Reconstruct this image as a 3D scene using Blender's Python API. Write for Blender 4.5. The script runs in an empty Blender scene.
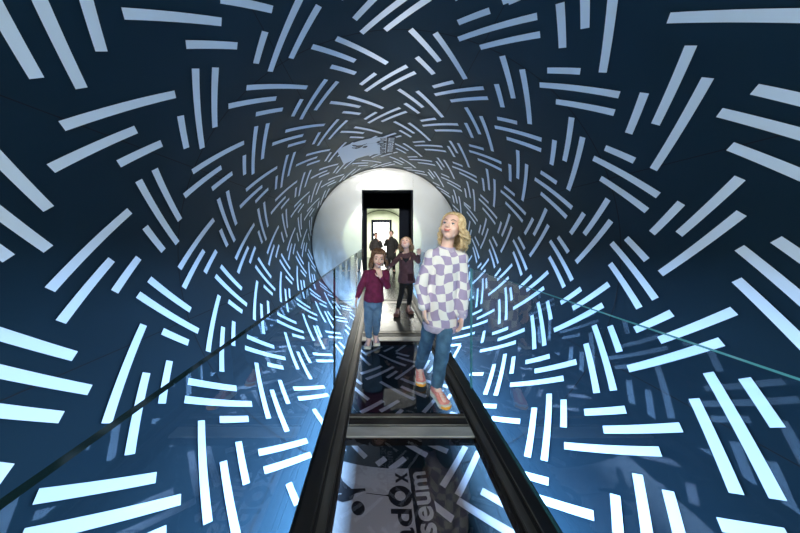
import bpy, bmesh, math, random
from math import sin, cos, pi, radians as rad
from mathutils import Vector, Matrix, noise
from mathutils.bvhtree import BVHTree

scene = bpy.context.scene
COL = scene.collection

# ------------------------------------------------------------------ camera
cam_d = bpy.data.cameras.new('camera')
cam_d.sensor_width = 36.0
cam_d.lens = 244.0 / 800.0 * 36.0
cam_d.shift_x = (400 - 378.7) / 800.0
cam_d.shift_y = -(266.5 - 237.0) / 800.0
cam_d.clip_start = 0.02
cam_d.clip_end = 60
cam = bpy.data.objects.new('camera', cam_d)
COL.objects.link(cam)
cam.location = (0, 0, 1.13)
cam.rotation_euler = (rad(90), 0, 0)
scene.camera = cam

# ------------------------------------------------------------------ world, exposure
w = bpy.data.worlds.new('world')
scene.world = w
w.use_nodes = True
w.node_tree.nodes['Background'].inputs[0].default_value = (0.02, 0.03, 0.05, 1)
w.node_tree.nodes['Background'].inputs[1].default_value = 0.3
vs = scene.view_settings
vs.view_transform = 'Standard'
vs.look = 'None'
vs.gamma = 1.0
vs.use_curve_mapping = False
vs.exposure = 0.0
scene.cycles.use_denoising = True
scene.cycles.max_bounces = 12
scene.cycles.transparent_max_bounces = 24
scene.cycles.sample_clamp_indirect = 6

# ------------------------------------------------------------------ lights of the place and added fills
def area(name, loc, target, sx, sy, power, col, spread=180):
    d = bpy.data.lights.new(name, 'AREA')
    d.shape = 'RECTANGLE'
    d.size = sx
    d.size_y = sy
    d.energy = power
    d.color = col
    d.spread = rad(spread)
    o = bpy.data.objects.new(name, d)
    COL.objects.link(o)
    o.location = loc
    v = Vector(target) - Vector(loc)
    o.rotation_euler = v.to_track_quat('-Z', 'Y').to_euler()
    return o

def spot(name, loc, target, power, col, ang, blend=0.6, r=0.08):
    d = bpy.data.lights.new(name, 'SPOT')
    d.energy = power
    d.color = col
    d.spot_size = rad(ang)
    d.spot_blend = blend
    d.shadow_soft_size = r
    o = bpy.data.objects.new(name, d)
    COL.objects.link(o)
    o.location = loc
    v = Vector(target) - Vector(loc)
    o.rotation_euler = v.to_track_quat('-Z', 'Y').to_euler()
    return o

# blue LED strips under both edges of the bridge
for sx in (-1, 1):
    x = 0.18 + sx * 0.42
    o = area('led_strip_light', (x, 2.9, -0.15), (x + sx * 1.0, 2.9, -0.35), 0.05, 4.5, 150, (0.27, 0.56, 1.0))
    # long side along the bridge
    n = Vector((sx * 1.0, 0, -0.22)).normalized()
    yv = Vector((0, 1, 0))
    zv = -n
    xv = yv.cross(zv).normalized()
    o.rotation_euler = Matrix((xv, yv, zv)).transposed().to_euler()
# cool ceiling light of the entrance room
area('entrance_ceiling_light', (0.15, -0.9, 2.5), (0.15, 0.2, 0.6), 2.4, 1.8, 85, (0.86, 0.93, 1.0))
# added unseen light, brightens the rear wall mirrored in the end wall
area('rear_wall_fill', (0.15, -2.0, 2.6), (0.15, -3.0, 0.9), 3.0, 0.4, 75, (0.92, 1.0, 0.86))
# added unseen spot, stands in for a camera flash on the visitors
spot('visitor_fill_spot', (-0.35, -0.15, 2.1), (0.35, 3.2, 0.95), 66, (1.0, 0.93, 0.86), 50)
spot('end_wall_fill_spot', (0.15, 0.0, 2.3), (0.17, 5.28, 1.9), 1900, (1.0, 0.97, 0.9), 36, 1.0)  # added unseen spot to brighten the end wall, no such lamp there
# light of the white tunnel and the bright hall behind the doorway
area('second_tunnel_light', (0.15, 10.8, 2.45), (0.15, 10.8, 0), 1.2, 4.0, 200, (1.0, 0.98, 0.88))
area('hall_light', (0.15, 15.0, 2.7), (0.15, 15.6, 0.6), 2.4, 1.6, 400, (1.0, 1.0, 0.97))

# ------------------------------------------------------------------ materials
def mat(name, base=(0.5, 0.5, 0.5), rough=0.5, metal=0.0, coat=0.0, emis=None, spec=0.5):
    m = bpy.data.materials.new(name)
    m.use_nodes = True
    b = m.node_tree.nodes['Principled BSDF']
    b.inputs['Base Color'].default_value = (*base, 1)
    b.inputs['Roughness'].default_value = rough
    b.inputs['Metallic'].default_value = metal
    b.inputs['Coat Weight'].default_value = coat
    b.inputs['Specular IOR Level'].default_value = spec
    if emis:
        b.inputs['Emission Color'].default_value = (*emis[0], 1)
        b.inputs['Emission Strength'].default_value = emis[1]
    return m

def vary(m, c1, c2, scale=6.0, detail=4, bump=0.0, rough=None, coords='Object', stretch=(1, 1, 1)):
    nt = m.node_tree
    b = nt.nodes['Principled BSDF']
    tc = nt.nodes.new('ShaderNodeTexCoord')
    mp = nt.nodes.new('ShaderNodeMapping')
    mp.inputs['Scale'].default_value = stretch
    nz = nt.nodes.new('ShaderNodeTexNoise')
    nz.inputs['Scale'].default_value = scale
    nz.inputs['Detail'].default_value = detail
    cr = nt.nodes.new('ShaderNodeValToRGB')
    cr.color_ramp.elements[0].position = 0.3
    cr.color_ramp.elements[0].color = (*c1, 1)
    cr.color_ramp.elements[1].position = 0.7
    cr.color_ramp.elements[1].color = (*c2, 1)
    nt.links.new(tc.outputs[coords], mp.inputs[0])
    nt.links.new(mp.outputs[0], nz.inputs['Vector'])
    nt.links.new(nz.outputs['Fac'], cr.inputs[0])
    nt.links.new(cr.outputs[0], b.inputs['Base Color'])
    if bump:
        bp = nt.nodes.new('ShaderNodeBump')
        bp.inputs['Strength'].default_value = bump
        bp.inputs['Distance'].default_value = 0.01
        nt.links.new(nz.outputs['Fac'], bp.inputs['Height'])
        nt.links.new(bp.outputs[0], b.inputs['Normal'])
    if rough:
        mr = nt.nodes.new('ShaderNodeMapRange')
        mr.inputs['To Min'].default_value = rough[0]
        mr.inputs['To Max'].default_value = rough[1]
        nt.links.new(nz.outputs['Fac'], mr.inputs['Value'])
        nt.links.new(mr.outputs[0], b.inputs['Roughness'])
    return m

def glass_mat(name, tint, ior=1.5, rough=0.0):
    m = bpy.data.materials.new(name)
    m.use_nodes = True
    nt = m.node_tree
    nt.nodes.remove(nt.nodes['Principled BSDF'])
    out = nt.nodes['Material Output']
    tr = nt.nodes.new('ShaderNodeBsdfTransparent')
    tr.inputs[0].default_value = (*tint, 1)
    gl = nt.nodes.new('ShaderNodeBsdfGlossy')
    gl.inputs['Roughness'].default_value = rough
    gl.inputs['Color'].default_value = (1, 1, 1, 1)
    fr = nt.nodes.new('ShaderNodeFresnel')
    fr.inputs[0].default_value = ior
    mx = nt.nodes.new('ShaderNodeMixShader')
    geo = nt.nodes.new('ShaderNodeNewGeometry')
    # only the outer side of the pane mirrors, so a pane does not mirror twice
    inv = nt.nodes.new('ShaderNodeMath'); inv.operation = 'SUBTRACT'; inv.inputs[0].default_value = 1.0
    mul = nt.nodes.new('ShaderNodeMath'); mul.operation = 'MULTIPLY'
    nt.links.new(geo.outputs['Backfacing'], inv.inputs[1])
    nt.links.new(fr.outputs[0], mul.inputs[0])
    nt.links.new(inv.outputs[0], mul.inputs[1])
    nt.links.new(mul.outputs[0], mx.inputs[0])
    nt.links.new(tr.outputs[0], mx.inputs[1])
    nt.links.new(gl.outputs[0], mx.inputs[2])
    nt.links.new(mx.outputs[0], out.inputs[0])
    return m

M = {}
M['shell'] = mat('drum navy shell', (0.006, 0.010, 0.022), 0.36, spec=0.6)
M['shell'].node_tree.nodes['Principled BSDF'].inputs['Specular Tint'].default_value = (0.45, 0.82, 1.0, 1)
vary(M['shell'], (0.0008, 0.0040, 0.0085), (0.0014, 0.0062, 0.0125), 1.5, 3, rough=(0.42, 0.48))
M['stripe'] = mat('pale stripe tape', (0.70, 0.76, 0.86), 0.5)
M['seam'] = mat('drum seam', (0.002, 0.002, 0.004), 0.8)
M['outer'] = mat('drum outside', (0.03, 0.03, 0.035), 0.7)
M['end_wall'] = mat('glossy white wall', (0.80, 0.80, 0.77), 0.10, metal=0.6, coat=0.3)
vary(M['end_wall'], (0.80, 0.80, 0.77), (0.90, 0.90, 0.87), 2.2, 5, rough=(0.04, 0.09))
M['white'] = mat('matt white paint', (0.80, 0.82, 0.78), 0.6)
vary(M['white'], (0.76, 0.78, 0.74), (0.84, 0.85, 0.82), 3, 3)
M['entrance_wall'] = mat('pale green entrance paint', (0.74, 0.82, 0.70), 0.6)
vary(M['entrance_wall'], (0.70, 0.79, 0.66), (0.78, 0.85, 0.75), 3, 3)
M['green_white'] = mat('pale greenish tunnel panel', (0.72, 0.77, 0.64), 0.35)
vary(M['green_white'], (0.68, 0.73, 0.60), (0.78, 0.82, 0.70), 2, 3)
M['black'] = mat('black paint', (0.006, 0.009, 0.018), 0.8, spec=0.15)
vary(M['black'], (0.005, 0.007, 0.014), (0.008, 0.012, 0.022), 4, 3)
M['dark_wall'] = mat('dark vestibule wall', (0.008, 0.011, 0.022), 0.8, spec=0.15)
vary(M['dark_wall'], (0.006, 0.009, 0.018), (0.010, 0.014, 0.026), 2, 3)
M['rim'] = mat('rim gap', (0.02, 0.02, 0.02), 0.6)
M['steel'] = mat('brushed dark steel', (0.10, 0.095, 0.09), 0.32, metal=0.85)
vary(M['steel'], (0.06, 0.055, 0.05), (0.15, 0.135, 0.12), 14, 5, bump=0.05, rough=(0.25, 0.42), stretch=(1, 0.15, 1))
M['beam'] = mat('worn grey steel beam', (0.30, 0.30, 0.29), 0.4, metal=0.7)
vary(M['beam'], (0.32, 0.31, 0.29), (0.62, 0.60, 0.57), 9, 6, bump=0.08, rough=(0.3, 0.55), stretch=(0.3, 1, 1))
M['black_steel'] = mat('black steel', (0.012, 0.012, 0.014), 0.35, metal=0.0, spec=0.25)
vary(M['black_steel'], (0.005, 0.005, 0.006), (0.011, 0.010, 0.010), 10, 5, rough=(0.3, 0.45), stretch=(1, 0.3, 1))
M['plate'] = mat('grey steel floor plate', (0.22, 0.23, 0.22), 0.25, metal=0.0, spec=0.4)
vary(M['plate'], (0.045, 0.05, 0.048), (0.085, 0.09, 0.085), 5, 5, rough=(0.15, 0.32))
M['floor'] = mat('grey floor', (0.30, 0.31, 0.31), 0.35)
vary(M['floor'], (0.26, 0.27, 0.27), (0.34, 0.35, 0.35), 4, 4, rough=(0.2, 0.4))
M['pane'] = glass_mat('clear glass', (0.93, 0.96, 0.975))
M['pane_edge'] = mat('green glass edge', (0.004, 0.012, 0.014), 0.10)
M['pane_edge_lit'] = mat('lit teal glass edge', (0.07, 0.26, 0.30), 0.10)  # same glass as the left edges, LED glow put into the colour
M['floor_glass'] = glass_mat('smoked glass', (0.75, 0.68, 0.65))
M['sign_white'] = mat('sign white', (0.60, 0.65, 0.70), 0.55)
M['sign_black'] = mat('sign black', (0.01, 0.012, 0.02), 0.5)
M['skin'] = mat('skin', (0.80, 0.46, 0.35), 0.48)
M['skin'].node_tree.nodes['Principled BSDF'].inputs['Subsurface Weight'].default_value = 0.08
M['skin'].node_tree.nodes['Principled BSDF'].inputs['Subsurface Radius'].default_value = (0.02, 0.008, 0.004)
vary(M['skin'], (0.84, 0.50, 0.39), (0.90, 0.60, 0.49), 14, 3)
M['eye_white'] = mat('eye white', (0.8, 0.78, 0.76), 0.2)
M['iris'] = mat('iris', (0.03, 0.04, 0.05), 0.15)
M['lip'] = mat('lips', (0.62, 0.17, 0.14), 0.4)
M['nostril'] = mat('nostril', (0.18, 0.05, 0.04), 0.6)
M['blond'] = mat('blonde hair', (0.70, 0.47, 0.22), 0.42)
vary(M['blond'], (0.46, 0.27, 0.11), (0.95, 0.76, 0.46), 45, 3)
M['brown_hair'] = mat('light brown hair', (0.26, 0.13, 0.07), 0.42)
vary(M['brown_hair'], (0.05, 0.022, 0.012), (0.22, 0.11, 0.055), 60, 3)
M['sandy_hair'] = mat('sandy hair', (0.45, 0.30, 0.16), 0.45)
vary(M['sandy_hair'], (0.16, 0.09, 0.045), (0.48, 0.32, 0.18), 60, 3)
M['dark_hair'] = mat('dark hair', (0.02, 0.017, 0.015), 0.5)

def denim(name, c1, c2):
    m = mat(name, c1, 0.8)
    vary(m, c1, c2, 16, 5, bump=0.35)
    return m
M['denim'] = denim('blue denim', (0.022, 0.065, 0.13), (0.075, 0.17, 0.28))
M['denim_pale'] = denim('pale blue denim', (0.055, 0.12, 0.21), (0.13, 0.23, 0.36))
M['leggings'] = denim('black leggings', (0.004, 0.004, 0.006), (0.010, 0.010, 0.013))
M['burgundy'] = mat('burgundy knit', (0.17, 0.012, 0.06), 0.85)
vary(M['burgundy'], (0.11, 0.006, 0.036), (0.19, 0.014, 0.068), 22, 5, bump=0.4)
M['mauve'] = mat('mauve brown jersey', (0.16, 0.075, 0.085), 0.85)
vary(M['mauve'], (0.085, 0.038, 0.046), (0.15, 0.068, 0.078), 18, 5, bump=0.3)
M['maroon'] = mat('dark maroon pocket', (0.035, 0.006, 0.012), 0.85)
M['coat_a'] = mat('dark grey coat', (0.05, 0.045, 0.045), 0.8)
vary(M['coat_a'], (0.03, 0.028, 0.028), (0.08, 0.07, 0.07), 20, 4, bump=0.3)
M['coat_b'] = mat('black coat', (0.02, 0.02, 0.022), 0.8)
vary(M['coat_b'], (0.012, 0.012, 0.014), (0.035, 0.033, 0.034), 20, 4, bump=0.3)
M['pink_shoe'] = mat('salmon pink mesh', (0.78, 0.26, 0.22), 0.75)
vary(M['pink_shoe'], (0.70, 0.20, 0.18), (0.86, 0.36, 0.30), 60, 3, bump=0.3)
M['sole_cream'] = mat('cream sole', (0.78, 0.72, 0.60), 0.6)
M['yellow'] = mat('yellow orange toe', (0.95, 0.42, 0.05), 0.6)
M['lilac_shoe'] = mat('pale lilac shoe', (0.42, 0.34, 0.42), 0.7)
vary(M['lilac_shoe'], (0.16, 0.11, 0.17), (0.50, 0.42, 0.49), 40, 3)
M['brown_shoe'] = mat('rosy brown shoe', (0.24, 0.10, 0.085), 0.7)
M['lace'] = mat('shoe lace', (0.85, 0.62, 0.58), 0.8)
M['tan'] = mat('tan print', (0.55, 0.33, 0.22), 0.8)

def check_mat():
    m = mat('lilac and cream wavy checks', (0.8, 0.8, 0.8), 0.92)
    nt = m.node_tree
    b = nt.nodes['Principled BSDF']
    tc = nt.nodes.new('ShaderNodeTexCoord')
    nz = nt.nodes.new('ShaderNodeTexNoise')
    nz.inputs['Scale'].default_value = 8
    nz.inputs['Detail'].default_value = 1
    mp = nt.nodes.new('ShaderNodeVectorMath'); mp.operation = 'MULTIPLY_ADD'
    mp.inputs[1].default_value = (0.065, 0, 0.08)
    nt.links.new(tc.outputs['Object'], nz.inputs['Vector'])
    nt.links.new(nz.outputs['Color'], mp.inputs[0])
    nt.links.new(tc.outputs['Object'], mp.inputs[2])
    m2 = nt.nodes.new('ShaderNodeMapping')
    m2.inputs['Scale'].default_value = (18.0, 0, 15.5)
    m2.inputs['Location'].default_value = (0.12, 0.5, 0.1)
    m2.inputs['Rotation'].default_value = (0, 0.10, 0)
    nt.links.new(mp.outputs[0], m2.inputs[0])
    ck = nt.nodes.new('ShaderNodeTexChecker')
    ck.inputs['Scale'].default_value = 1
    ck.inputs['Color1'].default_value = (0.40, 0.32, 0.48, 1)
    ck.inputs['Color2'].default_value = (0.84, 0.80, 0.77, 1)
    nt.links.new(m2.outputs[0], ck.inputs[0])
    nt.links.new(ck.outputs[0], b.inputs['Base Color'])
    n2 = nt.nodes.new('ShaderNodeTexNoise'); n2.inputs['Scale'].default_value = 26; n2.inputs['Detail'].default_value = 5
    bp = nt.nodes.new('ShaderNodeBump'); bp.inputs['Strength'].default_value = 0.35; bp.inputs['Distance'].default_value = 0.01
    nt.links.new(tc.outputs['Object'], n2.inputs['Vector'])
    nt.links.new(n2.outputs['Fac'], bp.inputs['Height'])
    nt.links.new(bp.outputs[0], b.inputs['Normal'])
    return m
M['checks'] = check_mat()
M['lilac_rib'] = mat('lilac ribbed knit', (0.52, 0.44, 0.58), 0.9)
vary(M['lilac_rib'], (0.46, 0.38, 0.52), (0.62, 0.54, 0.66), 30, 3, bump=0.3)

# ------------------------------------------------------------------ mesh helpers
def tag(o, label=None, cat=None, group=None, kind=None):
    if label: o['label'] = label
    if cat: o['category'] = cat
    if group: o['group'] = group
    if kind: o['kind'] = kind
    return o

def empty(name, loc=(0, 0, 0)):
    o = bpy.data.objects.new(name, None)
    COL.objects.link(o)
    o.location = loc
    o.empty_display_size = 0.1
    bpy.context.view_layer.update()
    return o

def link(name, me, mats, parent=None, smooth=False):
    o = bpy.data.objects.new(name, me)
    COL.objects.link(o)
    if not isinstance(mats, (list, tuple)): mats = [mats]
    for m in mats: me.materials.append(m)
    if parent:
        o.parent = parent
        o.location = (0, 0, 0)
        # geometry is written in world coordinates; shift it into the parent's frame
        off = Vector((0, 0, 0))
        q = parent
        while q:
            off += q.location
            q = q.parent
        me.transform(Matrix.Translation(-off))
    if smooth:
        for p in me.polygons: p.use_smooth = True
    return o

def own_origin(o):
    """move the origin of a top-level mesh to the bottom centre of its bounds"""
    vs_ = [v.co for v in o.data.vertices]
    c = Vector(((min(v.x for v in vs_) + max(v.x for v in vs_)) / 2, (min(v.y for v in vs_) + max(v.y for v in vs_)) / 2, min(v.z for v in vs_)))
    o.data.transform(Matrix.Translation(-c))
    o.location = c
    return o

def obj(name, bm, mats, parent=None, smooth=False):
    me = bpy.data.meshes.new(name)
    bmesh.ops.recalc_face_normals(bm, faces=bm.faces)
    bm.to_mesh(me)
    bm.free()
    return link(name, me, mats, parent, smooth)

def box(bm, x0, x1, y0, y1, z0, z1, mi=0, bev=0.0):
    r = bmesh.ops.create_cube(bm, size=1)
    vs_ = r['verts']
    for v in vs_:
        v.co = Vector(((x0 + x1) / 2 + v.co.x * (x1 - x0), (y0 + y1) / 2 + v.co.y * (y1 - y0), (z0 + z1) / 2 + v.co.z * (z1 - z0)))
    fs = set(f for v in vs_ for f in v.link_faces)
    for f in fs: f.material_index = mi
    if bev > 0:
        es = list(set(e for v in vs_ for e in v.link_edges))
        bmesh.ops.bevel(bm, geom=es, offset=bev, segments=2, affect='EDGES')

def boxobj(name, x0, x1, y0, y1, z0, z1, m, parent=None, bev=0.0):
    bm = bmesh.new()
    box(bm, x0, x1, y0, y1, z0, z1, 0, bev)
    return obj(name, bm, m, parent)

def catmull(pts, n):
    P = [Vector(p) for p in pts]
    if len(P) < 3 or n <= 1:
        out = []
        for i in range(len(P) - 1):
            for k in range(n): out.append(P[i].lerp(P[i + 1], k / n))
        return out + [P[-1]]
    out = []
    for i in range(len(P) - 1):
        p0 = P[i - 1] if i > 0 else P[i] * 2 - P[i + 1]
        p1, p2 = P[i], P[i + 1]
        p3 = P[i + 2] if i + 2 < len(P) else P[i + 1] * 2 - P[i]
        for k in range(n):
            t = k / n
            out.append(0.5 * ((2 * p1) + (-p0 + p2) * t + (2 * p0 - 5 * p1 + 4 * p2 - p3) * t * t + (-p0 + 3 * p1 - 3 * p2 + p3) * t ** 3))
    out.append(P[-1])
    return out

def tube(bm, pts, radii, seg=12, n=3, ref=None, cap=True, mi=0):
    """a loft along pts; radii: number or (side, depth) at every point; ref fixes the side direction"""
    R4 = []
    for p, r in zip(pts, radii):
        a, b = (r, r) if not isinstance(r, (tuple, list)) else r
        R4.append((a, b))
    C = catmull(pts, n)
    rr = []
    for i in range(len(R4) - 1):
        for k in range(n):
            t = k / n
            t = t * t * (3 - 2 * t) * 0.5 + t * 0.5
            rr.append((R4[i][0] * (1 - t) + R4[i + 1][0] * t, R4[i][1] * (1 - t) + R4[i + 1][1] * t))
    rr.append(R4[-1])
    rings = []
    side = None
    N_ = len(C)
    cs, rs, ts = [], [], []
    for i in range(N_):
        t = (C[min(i + 1, N_ - 1)] - C[max(i - 1, 0)]).normalized()
        ts.append(t)
    if cap:
        for k in (0.15, 0.55, 0.85):
            s = math.sqrt(max(0, 1 - (1 - k) ** 2))
            cs.append(C[0] - ts[0] * min(rr[0]) * (1 - k) ); rs.append((rr[0][0] * s, rr[0][1] * s))
    nt = len(cs)
    tt = [ts[0]] * nt
    cs += C; rs += rr; tt += ts
    if cap:
        for k in (0.85, 0.55, 0.15):
            s = math.sqrt(max(0, 1 - (1 - k) ** 2))
            cs.append(C[-1] + ts[-1] * min(rr[-1]) * (1 - k)); rs.append((rr[-1][0] * s, rr[-1][1] * s)); tt.append(ts[-1])
    for c, (a, b), t in zip(cs, rs, tt):
        if ref is not None:
            s = Vector(ref) - t * Vector(ref).dot(t)
        elif side is None:
            h = Vector((1, 0, 0)) if abs(t.x) < 0.8 else Vector((0, 0, 1))
            s = h - t * h.dot(t)
        else:
            s = side - t * side.dot(t)
        s.normalize()
        side = s
        d = t.cross(s)
        rings.append([bm.verts.new(c + s * (a * cos(2 * pi * k / seg)) + d * (b * sin(2 * pi * k / seg))) for k in range(seg)])
    for i in range(len(rings) - 1):
        for k in range(seg):
            f = bm.faces.new((rings[i][k], rings[i][(k + 1) % seg], rings[i + 1][(k + 1) % seg], rings[i + 1][k]))
            f.material_index = mi
    f = bm.faces.new(rings[0][::-1]); f.material_index = mi
    f = bm.faces.new(rings[-1]); f.material_index = mi

def ball(bm, c, r, mtx=None, seg=20, ring=14):
    """ellipsoid at c with radii r, optionally in the frame of mtx"""
    if not isinstance(r, (tuple, list)): r = (r, r, r)
    m = Matrix.Translation(Vector(c)) @ Matrix.Diagonal((*r, 1))
    if mtx is not None: m = mtx @ m
    bmesh.ops.create_uvsphere(bm, u_segments=seg, v_segments=ring, radius=1, matrix=m)

def baked(name, bm, mats, parent, voxel, smooth=4, extra=None):
    """weld the overlapping lofts in bm into one continuous skin"""
    me = bpy.data.meshes.new(name)
    bmesh.ops.recalc_face_normals(bm, faces=bm.faces)
    bm.to_mesh(me); bm.free()
    tmp = bpy.data.objects.new(name + '_source', me)
    COL.objects.link(tmp)
    r = tmp.modifiers.new('r', 'REMESH'); r.mode = 'VOXEL'; r.voxel_size = voxel
    s = tmp.modifiers.new('s', 'SMOOTH'); s.factor = 0.5; s.iterations = smooth
    dg = bpy.context.evaluated_depsgraph_get()
    res = bpy.data.meshes.new_from_object(tmp.evaluated_get(dg))
    bpy.data.objects.remove(tmp)
    res.materials.clear()
    if extra:
        for v in res.vertices: v.co = extra(v.co.copy(), v.normal.copy())
        res.update()
    res.name = name
    return link(name, res, mats, parent, True)

# ------------------------------------------------------------------ the drum
AX, AZ, R = 0.15, 1.03, 1.6
DY0, DY1 = 0.60, 5.24

def cyl(theta, y, off=0.0):
    """a point on the inside of the drum; theta from the top, positive to the right"""
    r = R - off
    return Vector((AX + r * sin(theta), y, AZ + r * cos(theta)))

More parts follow.
